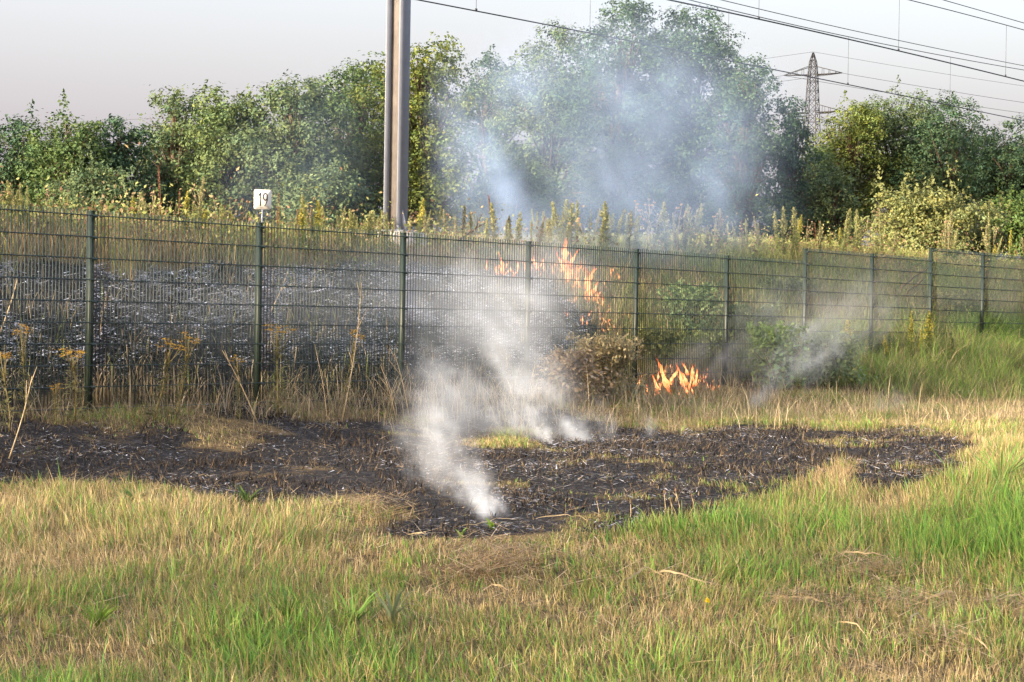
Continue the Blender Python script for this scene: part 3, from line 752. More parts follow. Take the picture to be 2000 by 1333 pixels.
tree_at(1070, 74, 120, 76, GB, 'broad tree half hidden by blue smoke left of the tallest tree', group=G_ROW)
tree_at(1215, 26, 110, 73, GD, 'tallest tree of the wood rising above the smoke', group=G_ROW, shoots=12)
tree_at(1345, 34, 115, 74, GD, 'second tallest tree with a ragged dark top, right of the tallest', group=G_ROW, shoots=12)
tree_at(1455, 120, 85, 72, GD, 'dark tree on the right shoulder of the tall smoky group', group=G_ROW, vlow=500)
tree_at(1545, 240, 48, 76, GD, 'short dark tree in the gap below the lattice pylon', group=G_ROW, vlow=500)
tree_at(1665, 208, 78, 86, GC, 'olive sunlit tree in front of the lattice pylon, right of the gap', group=G_ROW, vlow=450, per_m2=10)
tree_at(1750, 186, 100, 88, GB, 'tallest of the open crowned trees right of the pylon', group=G_ROW, vlow=430, per_m2=10, shoots=10)
tree_at(1858, 206, 95, 86, GD, 'dark open crowned tree behind the round willow bush', group=G_ROW, vlow=450, per_m2=10)
tree_at(1975, 252, 80, 82, GD, 'dark tree rightmost of the open crowned group', group=G_ROW, vlow=440)
tree_at(2100, 300, 90, 80, GA, 'dark tree past the right end of the open crowned group', group=G_ROW)
tree_at(1995, 385, 70, 66, (.075, .125, .035), 'low fresh green tree standing before the rightmost dark tree', group=G_ROW, vlow=500)
tree_at(1590, 290, 52, 84, GA, 'low tree filling the gap under the lattice pylon', group=G_ROW, vlow=500)
tree_at(1625, 330, 50, 74, GB, 'low bushy tree left of the willow bushes below the pylon', group=G_ROW, vlow=520)
tree_at(640, 330, 90, 58, GB, 'low grey green tree standing in front of the row left of the mast', group=G_ROW, vlow=520)
tree_at(1000, 330, 90, 66, GA, 'low tree behind the blue smoke right of the sunlit tree', group=G_ROW, vlow=520)
tree_at(190, 330, 80, 57, GB, 'low green tree in front of the dip of the tree row', group=G_ROW, vlow=520)
# round willow bush on the embankment
tree_at(1800, 402, 102, 56, (.19, .215, .085), 'round olive willow bush behind the fence', name='willow_bush', vlow=540, lobes_n=12, per_m2=16, leaf=.06, clump=.08, shoots=26, fill=.3, category='bush')
tree_at(1900, 452, 46, 57, (.13, .145, .06), 'small olive willow bush beside the round one', name='willow_bush', vlow=540, lobes_n=7, per_m2=16, leaf=.06, clump=.08, shoots=20, category='bush')
# wood to the west, off to the left: the evening sun stands behind it and the meadow lies in its shade; the unseen sparse trees are added to soften the sun
tree_protos = {}
BELT = [(1, 'sparse', 1., 31), (5.4, 'sparse', 1., 27), (9.8, 'sparse', .85, 17), (13.4, 'sparse', 2.0, 71), (16.9, 'dense', 1.66, 60), (20.2, 'dense', 1.60, 49.8), (23.3, 'dense', 1.58, 40.7)]
for q, (p_, kd, zs, far_) in enumerate(BELT):
    pw = sd*far_ + np.array([sd[1], -sd[0]])*p_
    gz = float(height(np.array([pw[0]]), np.array([pw[1]]))[0])
    if kd not in tree_protos:
        lob = [(R.normal(0, .3), R.normal(0, .3), 1.0+3.9*f_, 2.5, 2.5, 1.6) for f_ in (0, .33, .66, .98)] + [(math.cos(a)*1.8, math.sin(a)*1.8, 3.0, 1.5, 1.5, 2.6) for a in (0, 1.6, 3.1, 4.7)]
        lb = 'dense tall tree in the wood across the railway, west of the meadow' if kd == 'dense' else 'unseen thin leaved tree added west of the meadow to soften the sunlight'
        t = empty('shade_tree', (pw[0], pw[1], gz), lb, 'tree', kd + ' trees west of the meadow')
        wood(lob, 5.4, .16 if kd == 'dense' else .07).build('trunk', M_BARK, t, smooth=True)
        V, F3, C = crown_leaves(lob, 2.2 if kd == 'dense' else .32, .26 if kd == 'dense' else .17, GA, .45 if kd == 'dense' else .6, 22, .4, 0)
        link('crown', mesh_np('crown', V, F3, None, C), M_LEAF, t); tree_protos[kd] = t
    else:
        src = tree_protos[kd]; t = src.copy(); col.objects.link(t); t.location = (pw[0], pw[1], gz); t.rotation_euler = (0, 0, q*1.3)
        for ch in src.children:
            c = ch.copy(); col.objects.link(c); c.parent = t
    t.scale = (1, 1, zs)
print('trees done')

# ------------------------------------------------------------------ tall weeds along the crest of the embankment
def leaves_along(mb_list, H, n, z0, z1, ln, wd, colr, up=.6):
    t = R.uniform(z0, z1, n); a = R.uniform(0, 6.283, n); l = ln*R.uniform(.6, 1.2, n)*(1.25-.6*(t-z0)/(z1-z0+1e-6))
    d = np.stack([np.cos(a), np.sin(a), up+R.normal(0, .25, n)], -1); d /= np.linalg.norm(d, axis=1)[:, None]
    side = np.cross(d, np.array([0, 0, 1.])); side /= np.linalg.norm(side, axis=1)[:, None]+1e-9
    c0 = np.stack([np.zeros(n), np.zeros(n), t*H], -1); w = (wd*R.uniform(.7, 1.3, n))[:, None]
    mid = c0+d*(l*.55)[:, None]; tip = c0+d*l[:, None]-np.array([0, 0, 1.])*(l*.15)[:, None]
    V = np.stack([c0, mid+side*w*.5, tip, mid-side*w*.5], 1).reshape(-1, 3)
    o = np.arange(n)[:, None]*4; F4 = o+np.array([[0, 1, 2, 3]])
    C = np.repeat(np.array(colr)*R.uniform(.7, 1.3, (n, 1)), 4, 0)
    mb_list.add(V, None, F4, C)
def weed(kind):
    """(stem mesh, foliage mesh) of a plant one unit tall"""
    st, fo = MB(), MB()
    wob = np.stack([.02*np.sin(np.linspace(0, 3, 6)+R.uniform(0, 6)), .02*np.sin(np.linspace(0, 4, 6)+R.uniform(0, 6)), np.linspace(0, 1, 6)], -1); wob[0, :2] = 0
    if kind in ('horseweed', 'mugwort', 'goldenrod'):
        sc = {'horseweed': (.22, .22, .10), 'mugwort': (.20, .17, .10), 'goldenrod': (.20, .20, .08)}[kind]
        lc = {'horseweed': (.30, .33, .14), 'mugwort': (.27, .28, .13), 'goldenrod': (.26, .32, .09)}[kind]
        tcg = {'horseweed': (.40, .40, .19), 'mugwort': (.37, .35, .20), 'goldenrod': (.48, .43, .10)}[kind]
        st.tube(wob, np.linspace(.009, .003, 6), 5, sc)
        leaves_along(fo, 1, 210, .12, .93, .105, .020, lc, .8)
        n = 240; t = R.random(n)**.8; zc_ = .55+.45*t; r = .048*(1-t)**.7*(1.0 if kind != 'goldenrod' else 1.5)+.004
        a = R.uniform(0, 6.283, n); c = np.stack([r*np.cos(a)*R.random(n)**.5, r*np.sin(a)*R.random(n)**.5, zc_], -1)
        V, F3, C = leaf_quads(c, R.uniform(.014, .028, n), R.normal(0, 1, (n, 3)), np.array(tcg)*R.uniform(.7, 1.25, (n, 1)))
        fo.add(V, F3, None, C)
        for q in range(3):
            b0 = R.uniform(.55, .75); a = R.uniform(0, 6.283); e = np.array([math.cos(a)*.06, math.sin(a)*.06, .16])
            p0 = np.array([0, 0, b0]); st.tube([p0, p0+e*.6, p0+e], [.004, .003, .002], 4, sc)
            n = 30; t = R.uniform(.4, 1, n)[:, None]
            V, F3, C = leaf_quads(p0+e*t+R.normal(0, .008, (n, 3)), R.uniform(.010, .018, n), R.normal(0, 1, (n, 3)), np.array(tcg)*R.uniform(.7, 1.2, (n, 1))); fo.add(V, F3, None, C)
    elif kind == 'dock':
        st.tube(wob, np.linspace(.008, .003, 6), 5, (.16, .085, .055))
        n = 230; t = R.random(n); zc_ = .35+.65*t; r = .022*(1-t*.7); a = R.uniform(0, 6.283, n)
        V, F3, C = leaf_quads(np.stack([r*np.cos(a), r*np.sin(a), zc_], -1), R.uniform(.010, .02, n), R.normal(0, 1, (n, 3)), np.array([.25, .12, .075])*R.uniform(.6, 1.3, (n, 1)))
        fo.add(V, F3, None, C); leaves_along(fo, 1, 14, .1, .5, .1, .02, (.3, .2, .1), .5)
    elif kind == 'carrot':
        st.tube(wob, np.linspace(.007, .0035, 6), 5, (.33, .29, .17))
        tips = [np.array([0, 0, 1.])]
        for q in range(5):
            b0 = R.uniform(.35, .75); a = R.uniform(0, 6.283); r = R.uniform(.08, .2); e = np.array([math.cos(a)*r, math.sin(a)*r, R.uniform(.18, .35)])
            p0 = np.array([0, 0, b0]); e[2] = min(e[2], .97-b0); st.tube([p0, p0+e*np.array([.7, .7, .5]), p0+e], [.005, .004, .003], 4, (.33, .29, .17)); tips.append(p0+e)
        for tp in tips:
            n = 46; dd = unit(n); dd[:, 2] = np.abs(dd[:, 2])
            V, F3, C = leaf_quads(tp+dd*np.array([.024, .024, .034])*R.uniform(.6, 1, (n, 1)), R.uniform(.010, .02, n), dd, np.array([.46, .33, .22])*R.uniform(.7, 1.25, (n, 1))); fo.add(V, F3, None, C)
        leaves_along(fo, 1, 16, .05, .4, .09, .012, (.26, .24, .1), .6)
    elif kind == 'reed':
        st.tube(wob, np.linspace(.006, .003, 6), 5, (.42, .33, .19))
        n = 150; t = R.random(n); zc_ = .62+.38*t; r = .03*np.sin(math.pi*np.clip(t*.9+.08, 0, 1))
        a = R.uniform(0, 6.283, n)
        V, F3, C = leaf_quads(np.stack([r*np.cos(a)+.05*t*t, r*np.sin(a), zc_], -1), R.uniform(.012, .026, n), R.normal(0, 1, (n, 3)), np.array([.50, .40, .28])*R.uniform(.7, 1.2, (n, 1)))
        fo.add(V, F3, None, C); leaves_along(fo, 1, 8, .05, .6, .3, .014, (.4, .34, .16), 1.0)
    elif kind == 'tansy':
        st.tube(wob, np.linspace(.008, .004, 6), 5, (.26, .22, .10))
        for q in range(7):
            b0 = R.uniform(.6, .85); a = q*.9; r = R.uniform(.05, .12); p0 = np.array([0, 0, b0]); en = np.array([math.cos(a)*r, math.sin(a)*r, R.uniform(.9, 1.0)])
            st.tube([p0, (p0+en)/2+np.array([0, 0, .0]), en], [.004, .003, .002], 4, (.26, .22, .10))
            n = 22; c = en+R.normal(0, 1, (n, 3))*np.array([.025, .025, .006])
            V, F3, C = leaf_quads(c, R.uniform(.014, .024, n), np.array([0, 0, 1.])+R.normal(0, .3, (n, 3)), np.array([.55, .33, .04])*R.uniform(.6, 1.2, (n, 1)), 1.0); fo.add(V, F3, None, C)
        leaves_along(fo, 1, 70, .08, .75, .12, .025, (.20, .20, .09), .5)
    return st.mesh('stem', True), fo.mesh('foliage')
PROT = {}
WTEXT = {'horseweed': ('pale green horseweed spike among the weeds on the embankment crest', 'green weed spikes on the crest'),
         'mugwort': ('brownish mugwort spike among the weeds on the embankment crest', 'mugwort spikes on the crest'),
         'goldenrod': ('yellow tipped goldenrod growing on the embankment crest', 'goldenrod on the crest'),
         'dock': ('dark reddish dry dock spike standing among the crest weeds', 'dry dock spikes on the crest'),
         'carrot': ('dry wild carrot with curled seed heads on the embankment crest', 'wild carrots on the crest'),
         'reed': ('plumed dry reed grass standing above the embankment crest', 'reed plumes on the crest'),
         'tansy': ('yellow flowered tansy growing in front of the burnt slope at the fence', 'tansy plants at the fence')}
def plant(kind, u, vtop, d, label=None, group=None, hmin=.25, hmax=1.6):
    if kind not in PROT: PROT[kind] = [weed(kind) for _ in range(3)]
    P = at_plane(u, vtop, d); gz = float(height(P[0:1], P[1:2])[0]); Hh = float(np.clip(P[2]-gz, hmin, hmax))
    sm_, fm = PROT[kind][R.integers(0, 3)]
    lb, gp = WTEXT[kind]
    t = empty(kind+('_plant' if kind != 'reed' else '_grass'), (P[0], P[1], gz-.02), label or lb, 'weed', group or gp, rz=R.uniform(0, 6.283))
    t.rotation_euler = (R.normal(0, .11), R.normal(0, .11), R.uniform(0, 6.283)); wf = R.uniform(.7, 1.5)
    t.scale = (Hh*wf, Hh*wf, Hh)
    link('stem', sm_, M_WEED, t); link('foliage', fm, M_WEED, t)
    return t
def crest_v(u): return np.interp(u, [0, 450, 800, 1000, 1300, 1600, 2000], [440, 458, 468, 470, 478, 488, 500])
for (u, vt, kd) in ((25, 348, 'horseweed'), (38, 352, 'horseweed'), (3, 372, 'horseweed'), (385, 343, 'mugwort'), (292, 374, 'carrot'), (302, 380, 'carrot'), (410, 356, 'carrot'), (430, 380, 'carrot'), (440, 384, 'carrot'),
                    (318, 318, 'dock'), (262, 378, 'goldenrod'), (587, 405, 'dock'), (612, 404, 'reed'), (971, 378, 'dock'), (1052, 402, 'horseweed'), (1098, 386, 'horseweed'), (1112, 394, 'horseweed'),
                    (1150, 405, 'horseweed'), (1190, 398, 'mugwort'), (1240, 392, 'carrot'), (1268, 388, 'carrot'), (1280, 395, 'carrot'), (1408, 421, 'mugwort'), (1418, 440, 'horseweed'), (1462, 457, 'goldenrod'), (1552, 436, 'horseweed'),
                    (1578, 446, 'mugwort'), (1622, 456, 'goldenrod'), (1520, 460, 'goldenrod'), (1518, 468, 'horseweed'), (56, 396, 'dock'), (108, 388, 'mugwort'), (120, 392, 'dock'), (128, 386, 'mugwort'), (200, 388, 'horseweed'), (205, 396, 'horseweed'),
                    (840, 405, 'mugwort'), (905, 398, 'mugwort'), (1940, 478, 'goldenrod'), (1978, 480, 'goldenrod'), (1985, 486, 'dock'), (1850, 470, 'carrot'), (1838, 468, 'carrot'), (1745, 452, 'mugwort'), (1724, 478, 'mugwort')):
    plant(kd, u, vt, R.uniform(3.9, 4.6))
for u in np.concatenate([R.uniform(-40, 680, 70), R.uniform(675, 770, 26), R.uniform(775, 1000, 16), R.uniform(985, 1070, 16), R.uniform(1070, 1480, 52), R.uniform(1480, 1680, 20), R.uniform(1680, 2040, 22)]):
    hgt = R.gamma(4, 11)+16
    if 675 < u < 770 or 985 < u < 1070: hgt = R.uniform(28, 62)
    if abs(u-513) < 26: hgt = 12
    kd = R.choice(['horseweed', 'mugwort', 'goldenrod', 'carrot', 'dock'], p=[.54, .28, .05, .07, .06])
    if 675 < u < 770: kd = 'horseweed'
    plant(str(kd), u, crest_v(u)-min(hgt, 85), R.uniform(3.5, 4.9))
# low leafy growth between them, too tangled to count
n = 30000; u = R.uniform(-150, 2150, n); d = R.uniform(3.3, 5.2, n); 
rr = FWD[None]+RIGHT[None]*((u-1000)/FPX)[:, None]; t = (d+F0 @ -FN)/(rr[:, :2] @ -FN); X = rr[:, 0]*t; Y = rr[:, 1]*t
k = R.random(n) < np.clip(fbm(X*.8, Y*.8, 91, 3)*2.4-.6, .06, 1); X, Y = X[k], Y[k]; n = len(X); Zg = height(X, Y)
c = np.stack([X, Y, Zg+R.gamma(2, .09, n)], -1)
V, F3, C = leaf_quads(c, R.uniform(.018, .045, n), R.normal(0, 1, (n, 3))+np.array([0, 0, .7]), palette(n, [(.26, .30, .10), (.33, .34, .13), (.20, .24, .08), (.36, .28, .15), (.22, .13, .08)]), 1.8)
link('crest_undergrowth', mesh_np('crest_undergrowth', V, F3, None, C), M_WEED, kind='stuff')

# ------------------------------------------------------------------ plants at the fence
for (u, vt) in ((545, 628), (20, 680), (50, 627), (345, 645), (303, 656), (150, 672), (668, 636), (110, 745), (470, 690)):
    plant('tansy', u, vt, R.uniform(-.9, -.5), hmax=1.0)
for (u, vt) in ((1778, 606), (1812, 604), (1668, 622), (1795, 640), (1740, 650), (1560, 640)):
    plant('goldenrod', u, vt, R.uniform(-1.0, -.6), 'yellow topped goldenrod in the rank green grass before the fence', 'goldenrod before the fence', hmax=1.3)
for (u, vt) in ((1900, 640), (1945, 648), (1860, 655), (1690, 660), (1985, 640), (1620, 668)):
    plant('horseweed', u, vt, R.uniform(-1.0, -.4), 'leafy green weed stem in the rank grass before the fence', 'weed stems before the fence', hmax=1.1)
def shrub(u, vtop, hw, d, tint, label, name='bramble_bush', dens=9, leaf=.05, shoots=60, n=7, tall=1.0):
    P = at_plane(u, vtop, d); gz = float(height(P[0:1], P[1:2])[0]); Hh = max(P[2]-gz, .3); W = hw*P[1]/FPX
    lob = [] if name == 'withered_bush' else [(0, 0, Hh*.55, W*.6, W*.6, Hh*.42)]
    for q in range(n):
        a = q*2.4; f_ = (q+.5)/n; r = min(W, Hh)*R.uniform(.28, .42); lob.append((math.cos(a)*W*R.uniform(.2, .95), math.sin(a)*W*.45, r*.6+(Hh*R.uniform(.55, 1)-r*1.7)*f_, r*1.25, r*1.1, r))
    t = empty(name, (P[0], P[1], gz), label, 'bush')
    mb = MB()
    for q in range(16):
        a = R.uniform(0, 6.283); r = W*R.uniform(.2, .95); en = np.array([math.cos(a)*r, math.sin(a)*r, Hh*R.uniform(.5, 1.05)])
        mb.tube([(0, 0, -.03), en*np.array([.35, .35, .6]), en], [.012, .008, .004], 5)
    mb.build('stems', M_BARK if name == 'bramble_bush' else M_RUST, t, smooth=True)
    V, F3, C = crown_leaves(lob, dens, leaf, tint, .10, 20, .45, 0, .02)
    # arching sprays on the outside
    P_, N_, C_ = [], [], []
    for q in range(shoots):
        a = R.uniform(0, 6.283); e = np.array([math.cos(a)*W*R.uniform(.5, 1.15), math.sin(a)*W*.8, Hh*R.uniform(.7, 1.12)]); s0 = e*np.array([.3, .3, .45]); k = 26; tt_ = R.random(k)[:, None]
        P_.append(s0*(1-tt_)+e*tt_+np.array([0, 0, .12*Hh])*np.sin(tt_*3.14)+R.normal(0, .025, (k, 3))); N_.append(R.normal(0, 1, (k, 3))+np.array([0, 0, .6])); C_.append(np.array(tint)*R.uniform(.7, 1.4, (k, 1)))
    if shoots:
        V2, F2, C2 = leaf_quads(np.vstack(P_), R.uniform(.7, 1.2, shoots*26)*leaf*.8, np.vstack(N_), np.vstack(C_), 1.9)
        F3 = np.vstack([F3, F2+len(V)]); V = np.vstack([V, V2]); C = np.vstack([C, C2])
    link('foliage', mesh_np('foliage', V, F3, None, C), M_WEED, t)
shrub(1345, 560, 62, 1.2, (.13, .19, .08), 'dark green bramble bush behind the fence, right of the bank fire')
shrub(1465, 600, 60, .9, (.15, .21, .095), 'mid green bramble bush behind the fence post right of the dark bramble')
shrub(1540, 560, 60, 2.2, (.2, .23, .11), 'grey green bush higher up the slope behind the fence')
shrub(1515, 640, 60, -.6, (.17, .25, .10), 'low leafy bramble in front of the fence, seen through drifting smoke')
shrub(1615, 660, 62, -.8, (.2, .26, .12), 'pale green bramble in front of the fence next to the rank grass')
shrub(1385, 655, 52, .6, (.15, .19, .07), 'olive bramble behind the fence and the tall flames on the ground')
shrub(1285, 650, 46, .5, (.15, .16, .06), 'singed olive bramble behind the fence left of the tall flames')
shrub(1180, 668, 74, -.5, (.34, .29, .17), 'brown withered bush in front of the fence below the bank fire', 'withered_bush', 1.2, .036, 150, 9)
shrub(1110, 690, 55, -.6, (.28, .225, .16), 'grey brown withered bush half lost in white smoke', 'withered_bush', 3, .04, 70, 9)
shrub(1870, 575, 60, 1.4, (.15, .15, .065), 'olive bush low on the slope behind the fence below the willow')
# tall dry stalks: photo points of foot and tip
def stalk(pa, pb, d, label, rad=.006, branches=5):
    a = at_plane(*pa, d); b2 = at_plane(*pb, d+.05); a[2] = min(a[2], float(height(a[0:1], a[1:2])[0])+.0)
    t = empty('dry_stalk', tuple(a), label, 'dry stalk'); e = b2-a; L_ = np.linalg.norm(e); tt_ = np.linspace(0, 1, 7)[:, None]
    side = np.array([e[2], 0, -e[0]])/L_
    mb = MB(); mb.tube(e*tt_+side*.03*L_*np.sin(tt_*2.6), np.linspace(rad, rad*.4, 7), 5); mb.build('stem', M_DRY, t)
    for q in range(branches):
        f_ = R.uniform(.35, .92); p0 = e*f_+side*.03*L_*math.sin(f_*2.6); dr = e/L_*R.uniform(.08, .2)+R.normal(0, .06, 3)
        mb = MB(); mb.tube([p0, p0+dr*.6, p0+dr], [rad*.5, rad*.4, rad*.25], 4); mb.build('twig', M_DRY, t)
stalk((668, 812), (702, 552), -.9, 'tall thin dry stalk with side twigs standing in front of the burnt slope')
stalk((640, 800), (618, 700), -.9, 'short dry stalk beside the tall twiggy one', .005, 3)
stalk((506, 778), (432, 686), -1.0, 'dry stalk bent over towards the post below the 19 sign', .008, 4)
stalk((800, 775), (768, 690), -.9, 'leaning dry stalk at the edge of the white smoke', .007, 2)
stalk((775, 790), (742, 715), -1.0, 'lower leaning dry stalk beside the smoke', .006, 2)
stalk((18, 848), (60, 735), -1.6, 'slanted dry stalk in front of the first fence post', .007, 2)
stalk((0, 562), (33, 541), 1.4, 'pale fallen stalk lying on the burnt slope behind the fence', .01, 0)
stalk((528, 560), (562, 528), 1.8, 'pale stalk leaning on the burnt slope right of the 19 sign', .006, 1)
# fallen branches on the slope
for pa, pb, lb in (((1760, 560), (1815, 520), 'dark dead branch leaning on the slope behind the fence under the willow'), ((1770, 575), (1800, 548), 'short dark dead branch below the longer one on the slope'),
                   ((898, 470), (938, 440), 'dark dead branch sticking out of the crest weeds right of the mast')):
    dd = 1.6 if pa[0] > 1500 else 4.0
    a = at_plane(*pa, dd); b2 = at_plane(*pb, dd); t = empty('fallen_branch', tuple(a), lb, 'branch')
    e = b2-a; mb = MB(); q = np.linspace(0, 1, 6)[:, None]; mb.tube(e*q+R.normal(0, .012, (6, 3)), np.linspace(.022, .008, 6), 6); mb.build('limb', M_RUST, t)
    for q in range(4):
        p0 = e*R.uniform(.3, .9); dr = e*.25+R.normal(0, .09, 3); mb = MB(); mb.tube([p0, p0+dr], [.009, .004], 5); mb.build('twig', M_RUST, t)

# ------------------------------------------------------------------ small things on the meadow
def ribbon(pix, wd, lift, label, name='dried_reed_leaf', colr=(.52, .41, .25)):
    pix = np.array(pix, float); P = np.array([at_ground(a, c) for a, c in pix]); m_ = 5*(len(P)-1)+1
    ti = np.linspace(0, len(P)-1, m_); Q = np.stack([np.interp(ti, np.arange(len(P)), P[:, i]) for i in range(3)], -1)
    for _ in range(2): Q[1:-1] = (Q[:-2]+Q[1:-1]*2+Q[2:])/4
    Q[:, 2] = height(Q[:, 0], Q[:, 1]) + lift*(.35+np.sin(np.linspace(0, math.pi, m_))) + R.normal(0, .004, m_)
    tg = np.gradient(Q, axis=0); tg /= np.linalg.norm(tg, axis=1)[:, None]; tw = np.linspace(R.uniform(0, 2), R.uniform(2, 5), m_)
    a = np.cross(tg, [0, 0, 1.]); a /= np.linalg.norm(a, axis=1)[:, None]; bb = np.cross(a, tg); sd_ = a*np.cos(tw)[:, None]*.8+bb*np.abs(np.sin(tw))[:, None]+a*.2
    w = wd*np.sin(np.linspace(.25, math.pi-.1, m_))[:, None]; o0 = Q[0].copy(); nv = bb*.25*w
    V = np.concatenate([Q-sd_*w/2, Q+nv, Q+sd_*w/2])-o0; i = np.arange(m_-1)
    F4 = np.vstack([np.stack([i, i+1, m_+i+1, m_+i], -1), np.stack([m_+i, m_+i+1, 2*m_+i+1, 2*m_+i], -1)])
    C = np.tile(np.array(colr)*R.uniform(.7, 1.15, (m_, 1)), (3, 1))
    o = link(name, mesh_np(name, V, None, F4, C, True), M_GRASS); o.location = tuple(o0); o['label'] = label; o['category'] = 'dry leaf'
for pix, wd, lift, lb in (
        ([(1168, 1162), (1225, 1154), (1262, 1130), (1300, 1136)], .022, .05, 'long pale dried reed leaf arching over the green grass edge'),
        ([(1262, 1128), (1320, 1140), (1372, 1160), (1425, 1150)], .026, .05, 'dried reed leaf continuing right from the long arched one'),
        ([(1772, 1285), (1776, 1262), (1790, 1242), (1812, 1240)], .024, .09, 'curled pale dried leaf standing up like a hook'),
        ([(1838, 1245), (1880, 1252), (1915, 1275), (1948, 1302)], .022, .04, 'brown dried leaf running from the curled one'),
        ([(1800, 1278), (1822, 1280)], .02, .02, 'short pale scrap of dried leaf beside the curled one'),
        ([(1478, 1172), (1530, 1178), (1600, 1186), (1650, 1192)], .02, .03, 'flat dried leaf lying among brown scraps on the mown grass'),
        ([(1600, 1108), (1660, 1103), (1735, 1112), (1750, 1128)], .018, .06, 'dried leaf looped over the brown hay heap in the green grass'),
        ([(1790, 1190), (1840, 1186), (1872, 1172)], .026, .05, 'broad dried leaf at the right edge of the green grass'),
        ([(1940, 1186), (1975, 1182), (2015, 1184)], .02, .04, 'dried reed leaf pointing out past the right grass edge'),
        ([(1612, 1238), (1655, 1240), (1700, 1262)], .014, .05, 'thin bent dried leaf in the dry mown grass'),
        ([(795, 1046), (830, 1052), (865, 1040)], .02, .02, 'pale straw scrap at the tip of the burnt patch'),
        ([(880, 1040), (960, 1024), (1010, 1018)], .012, .02, 'thin pale straw lying along the burnt edge near the smoke source'),
        ([(1040, 1016), (1110, 1014), (1150, 1019)], .014, .02, 'pale straw lying along the burnt edge before the green grass'),
        ([(760, 1160), (790, 1152), (815, 1165)], .012, .04, 'thin straw loop in the yellow grass'),
        ([(925, 1162), (970, 1155), (1000, 1166)], .014, .03, 'straw lying below the brown hay patch'),
        ([(1900, 835), (1925, 830), (1945, 828)], .02, .03, 'pale dried reed on the mown strip at the end of the burnt field'),
        ([(1960, 850), (1980, 826), (1998, 830)], .02, .05, 'second pale dried reed on the mown strip')):
    ribbon(pix, wd*.62, lift, lb)
# heaps of raked hay
hx = []
for (u, v, ru, rv, n) in ((985, 1100, 80, 22, 900), (930, 1130, 60, 14, 400), (1690, 1122, 85, 18, 900), (1560, 1190, 90, 14, 500), (1780, 1195, 90, 18, 600), (1960, 1205, 60, 18, 600), (1850, 1265, 90, 22, 500), (740, 1000, 50, 16, 600), (250, 800, 200, 25, 700), (560, 800, 150, 20, 600)):
    for q in range(n):
        pass
    c = at_ground(u, v); sx_ = ru*c[1]/FPX; r_ = ray(u, v); sy_ = rv*c[1]/FPX/max(-(r_[2]/r_[1])+.02, .03)
    k = np.stack([c[0]+R.normal(0, .6, n)*sx_, c[1]+R.normal(0, .6, n)*min(sy_, 1.2)], -1); hx.append(k)
hx = np.vstack(hx); n = len(hx); zz = height(hx[:, 0], hx[:, 1])
C = palette(n, [(.42, .32, .18), (.32, .23, .12), (.50, .40, .25), (.22, .15, .08)])
grass_object('raked_hay', np.stack([hx[:, 0], hx[:, 1], zz+R.gamma(2, .022, n)], -1), R.uniform(.06, .22, n), R.uniform(.004, .008, n), R.uniform(0, 6.283, n), R.uniform(.75, 1.3, n), C, C, M_GRASS, curl=.15, flat=True)
# green rosettes and tufts that survived
def rosette(u, v, size, label, n=16, colr=(.14, .22, .045), wd=.02):
    P = at_ground(u, v); a = R.uniform(0, 6.283, n)
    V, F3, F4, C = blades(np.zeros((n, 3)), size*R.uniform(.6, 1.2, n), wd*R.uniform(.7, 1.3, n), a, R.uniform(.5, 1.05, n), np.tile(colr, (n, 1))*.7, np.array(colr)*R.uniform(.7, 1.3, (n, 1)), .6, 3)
    o = link('leafy_plant', mesh_np('leafy_plant', V, F3, F4, C), M_GRASS); o.location = tuple(P); o['label'] = label; o['category'] = 'plant'
rosette(265, 992, .16, 'dark green grass tuft at the burnt edge among tan grass', 22, (.10, .17, .05))
rosette(482, 992, .18, 'dark green tuft jutting into the burnt strip', 26, (.07, .12, .03))
rosette(962, 1034, .09, 'single bright green sprout beside the smoke source', 7, (.22, .36, .06), .026)
rosette(900, 1052, .08, 'small green sprout below the tip of the burnt patch', 7, (.18, .30, .06))
rosette(1862, 1050, .22, 'broad bright green leaf plant in the right hand grass', 9, (.24, .40, .06), .06)
rosette(1955, 960, .45, 'upright green reed tuft at the right above the lush grass', 18, (.14, .25, .06), .018)
rosette(765, 1225, .24, 'grey green leek like tuft in the meadow', 18, (.24, .30, .17), .014)
rosette(690, 1230, .22, 'fresh green tuft beside the grey green one', 24, (.13, .25, .05), .012)
rosette(560, 1220, .22, 'dark fresh green tuft in the yellow meadow', 30, (.12, .22, .045), .012)
rosette(190, 1235, .20, 'large bright green tuft in the meadow corner', 40, (.2, .32, .05), .012)
rosette(1330, 850, .10, 'small green sprout on the upper edge of the burnt field', 8, (.2, .28, .08))
for q, (u, vt, vb) in enumerate(((1298, 965, 1012), (1330, 962, 1012), (1312, 980, 1014), (1358, 972, 1012), (1230, 985, 1020), (1170, 978, 1018))):
    P = at_ground(u, vb); tip = at_depth(u+R.uniform(-12, 6), vt, P[1]); e = tip-P
    t = empty('plantain_stalk', tuple(P), 'thin stalk with a brown seed head against the burnt ground', 'dry stalk', 'plantain stalks on the burnt edge')
    mb = MB(); mb.tube([(0, 0, 0), e*.5+np.array([.006, 0, 0]), e], [.0028, .0024, .002], 4); mb.build('stem', M_DRY, t)
    mb = MB(); mb.tube([e*.99, e+np.array([0, 0, .008]), e+np.array([0, 0, .022]), e+np.array([0, 0, .03])], [.003, .008, .007, .002], 6); mb.build('seed_head', M_RUST, t)
mb = MB(); P = at_ground(1381, 1206); hg = .09
mb.tube([(0, 0, 0), (.003, 0, hg)], .002, 4, (.12, .2, .04))
V, F3, C = leaf_quads(np.array([.003, 0, hg])+R.normal(0, .006, (12, 3)), np.full(12, .016), R.normal(0, 1, (12, 3)), np.tile((.75, .55, .03), (12, 1)), 1.0); mb.add(V, F3, None, C)
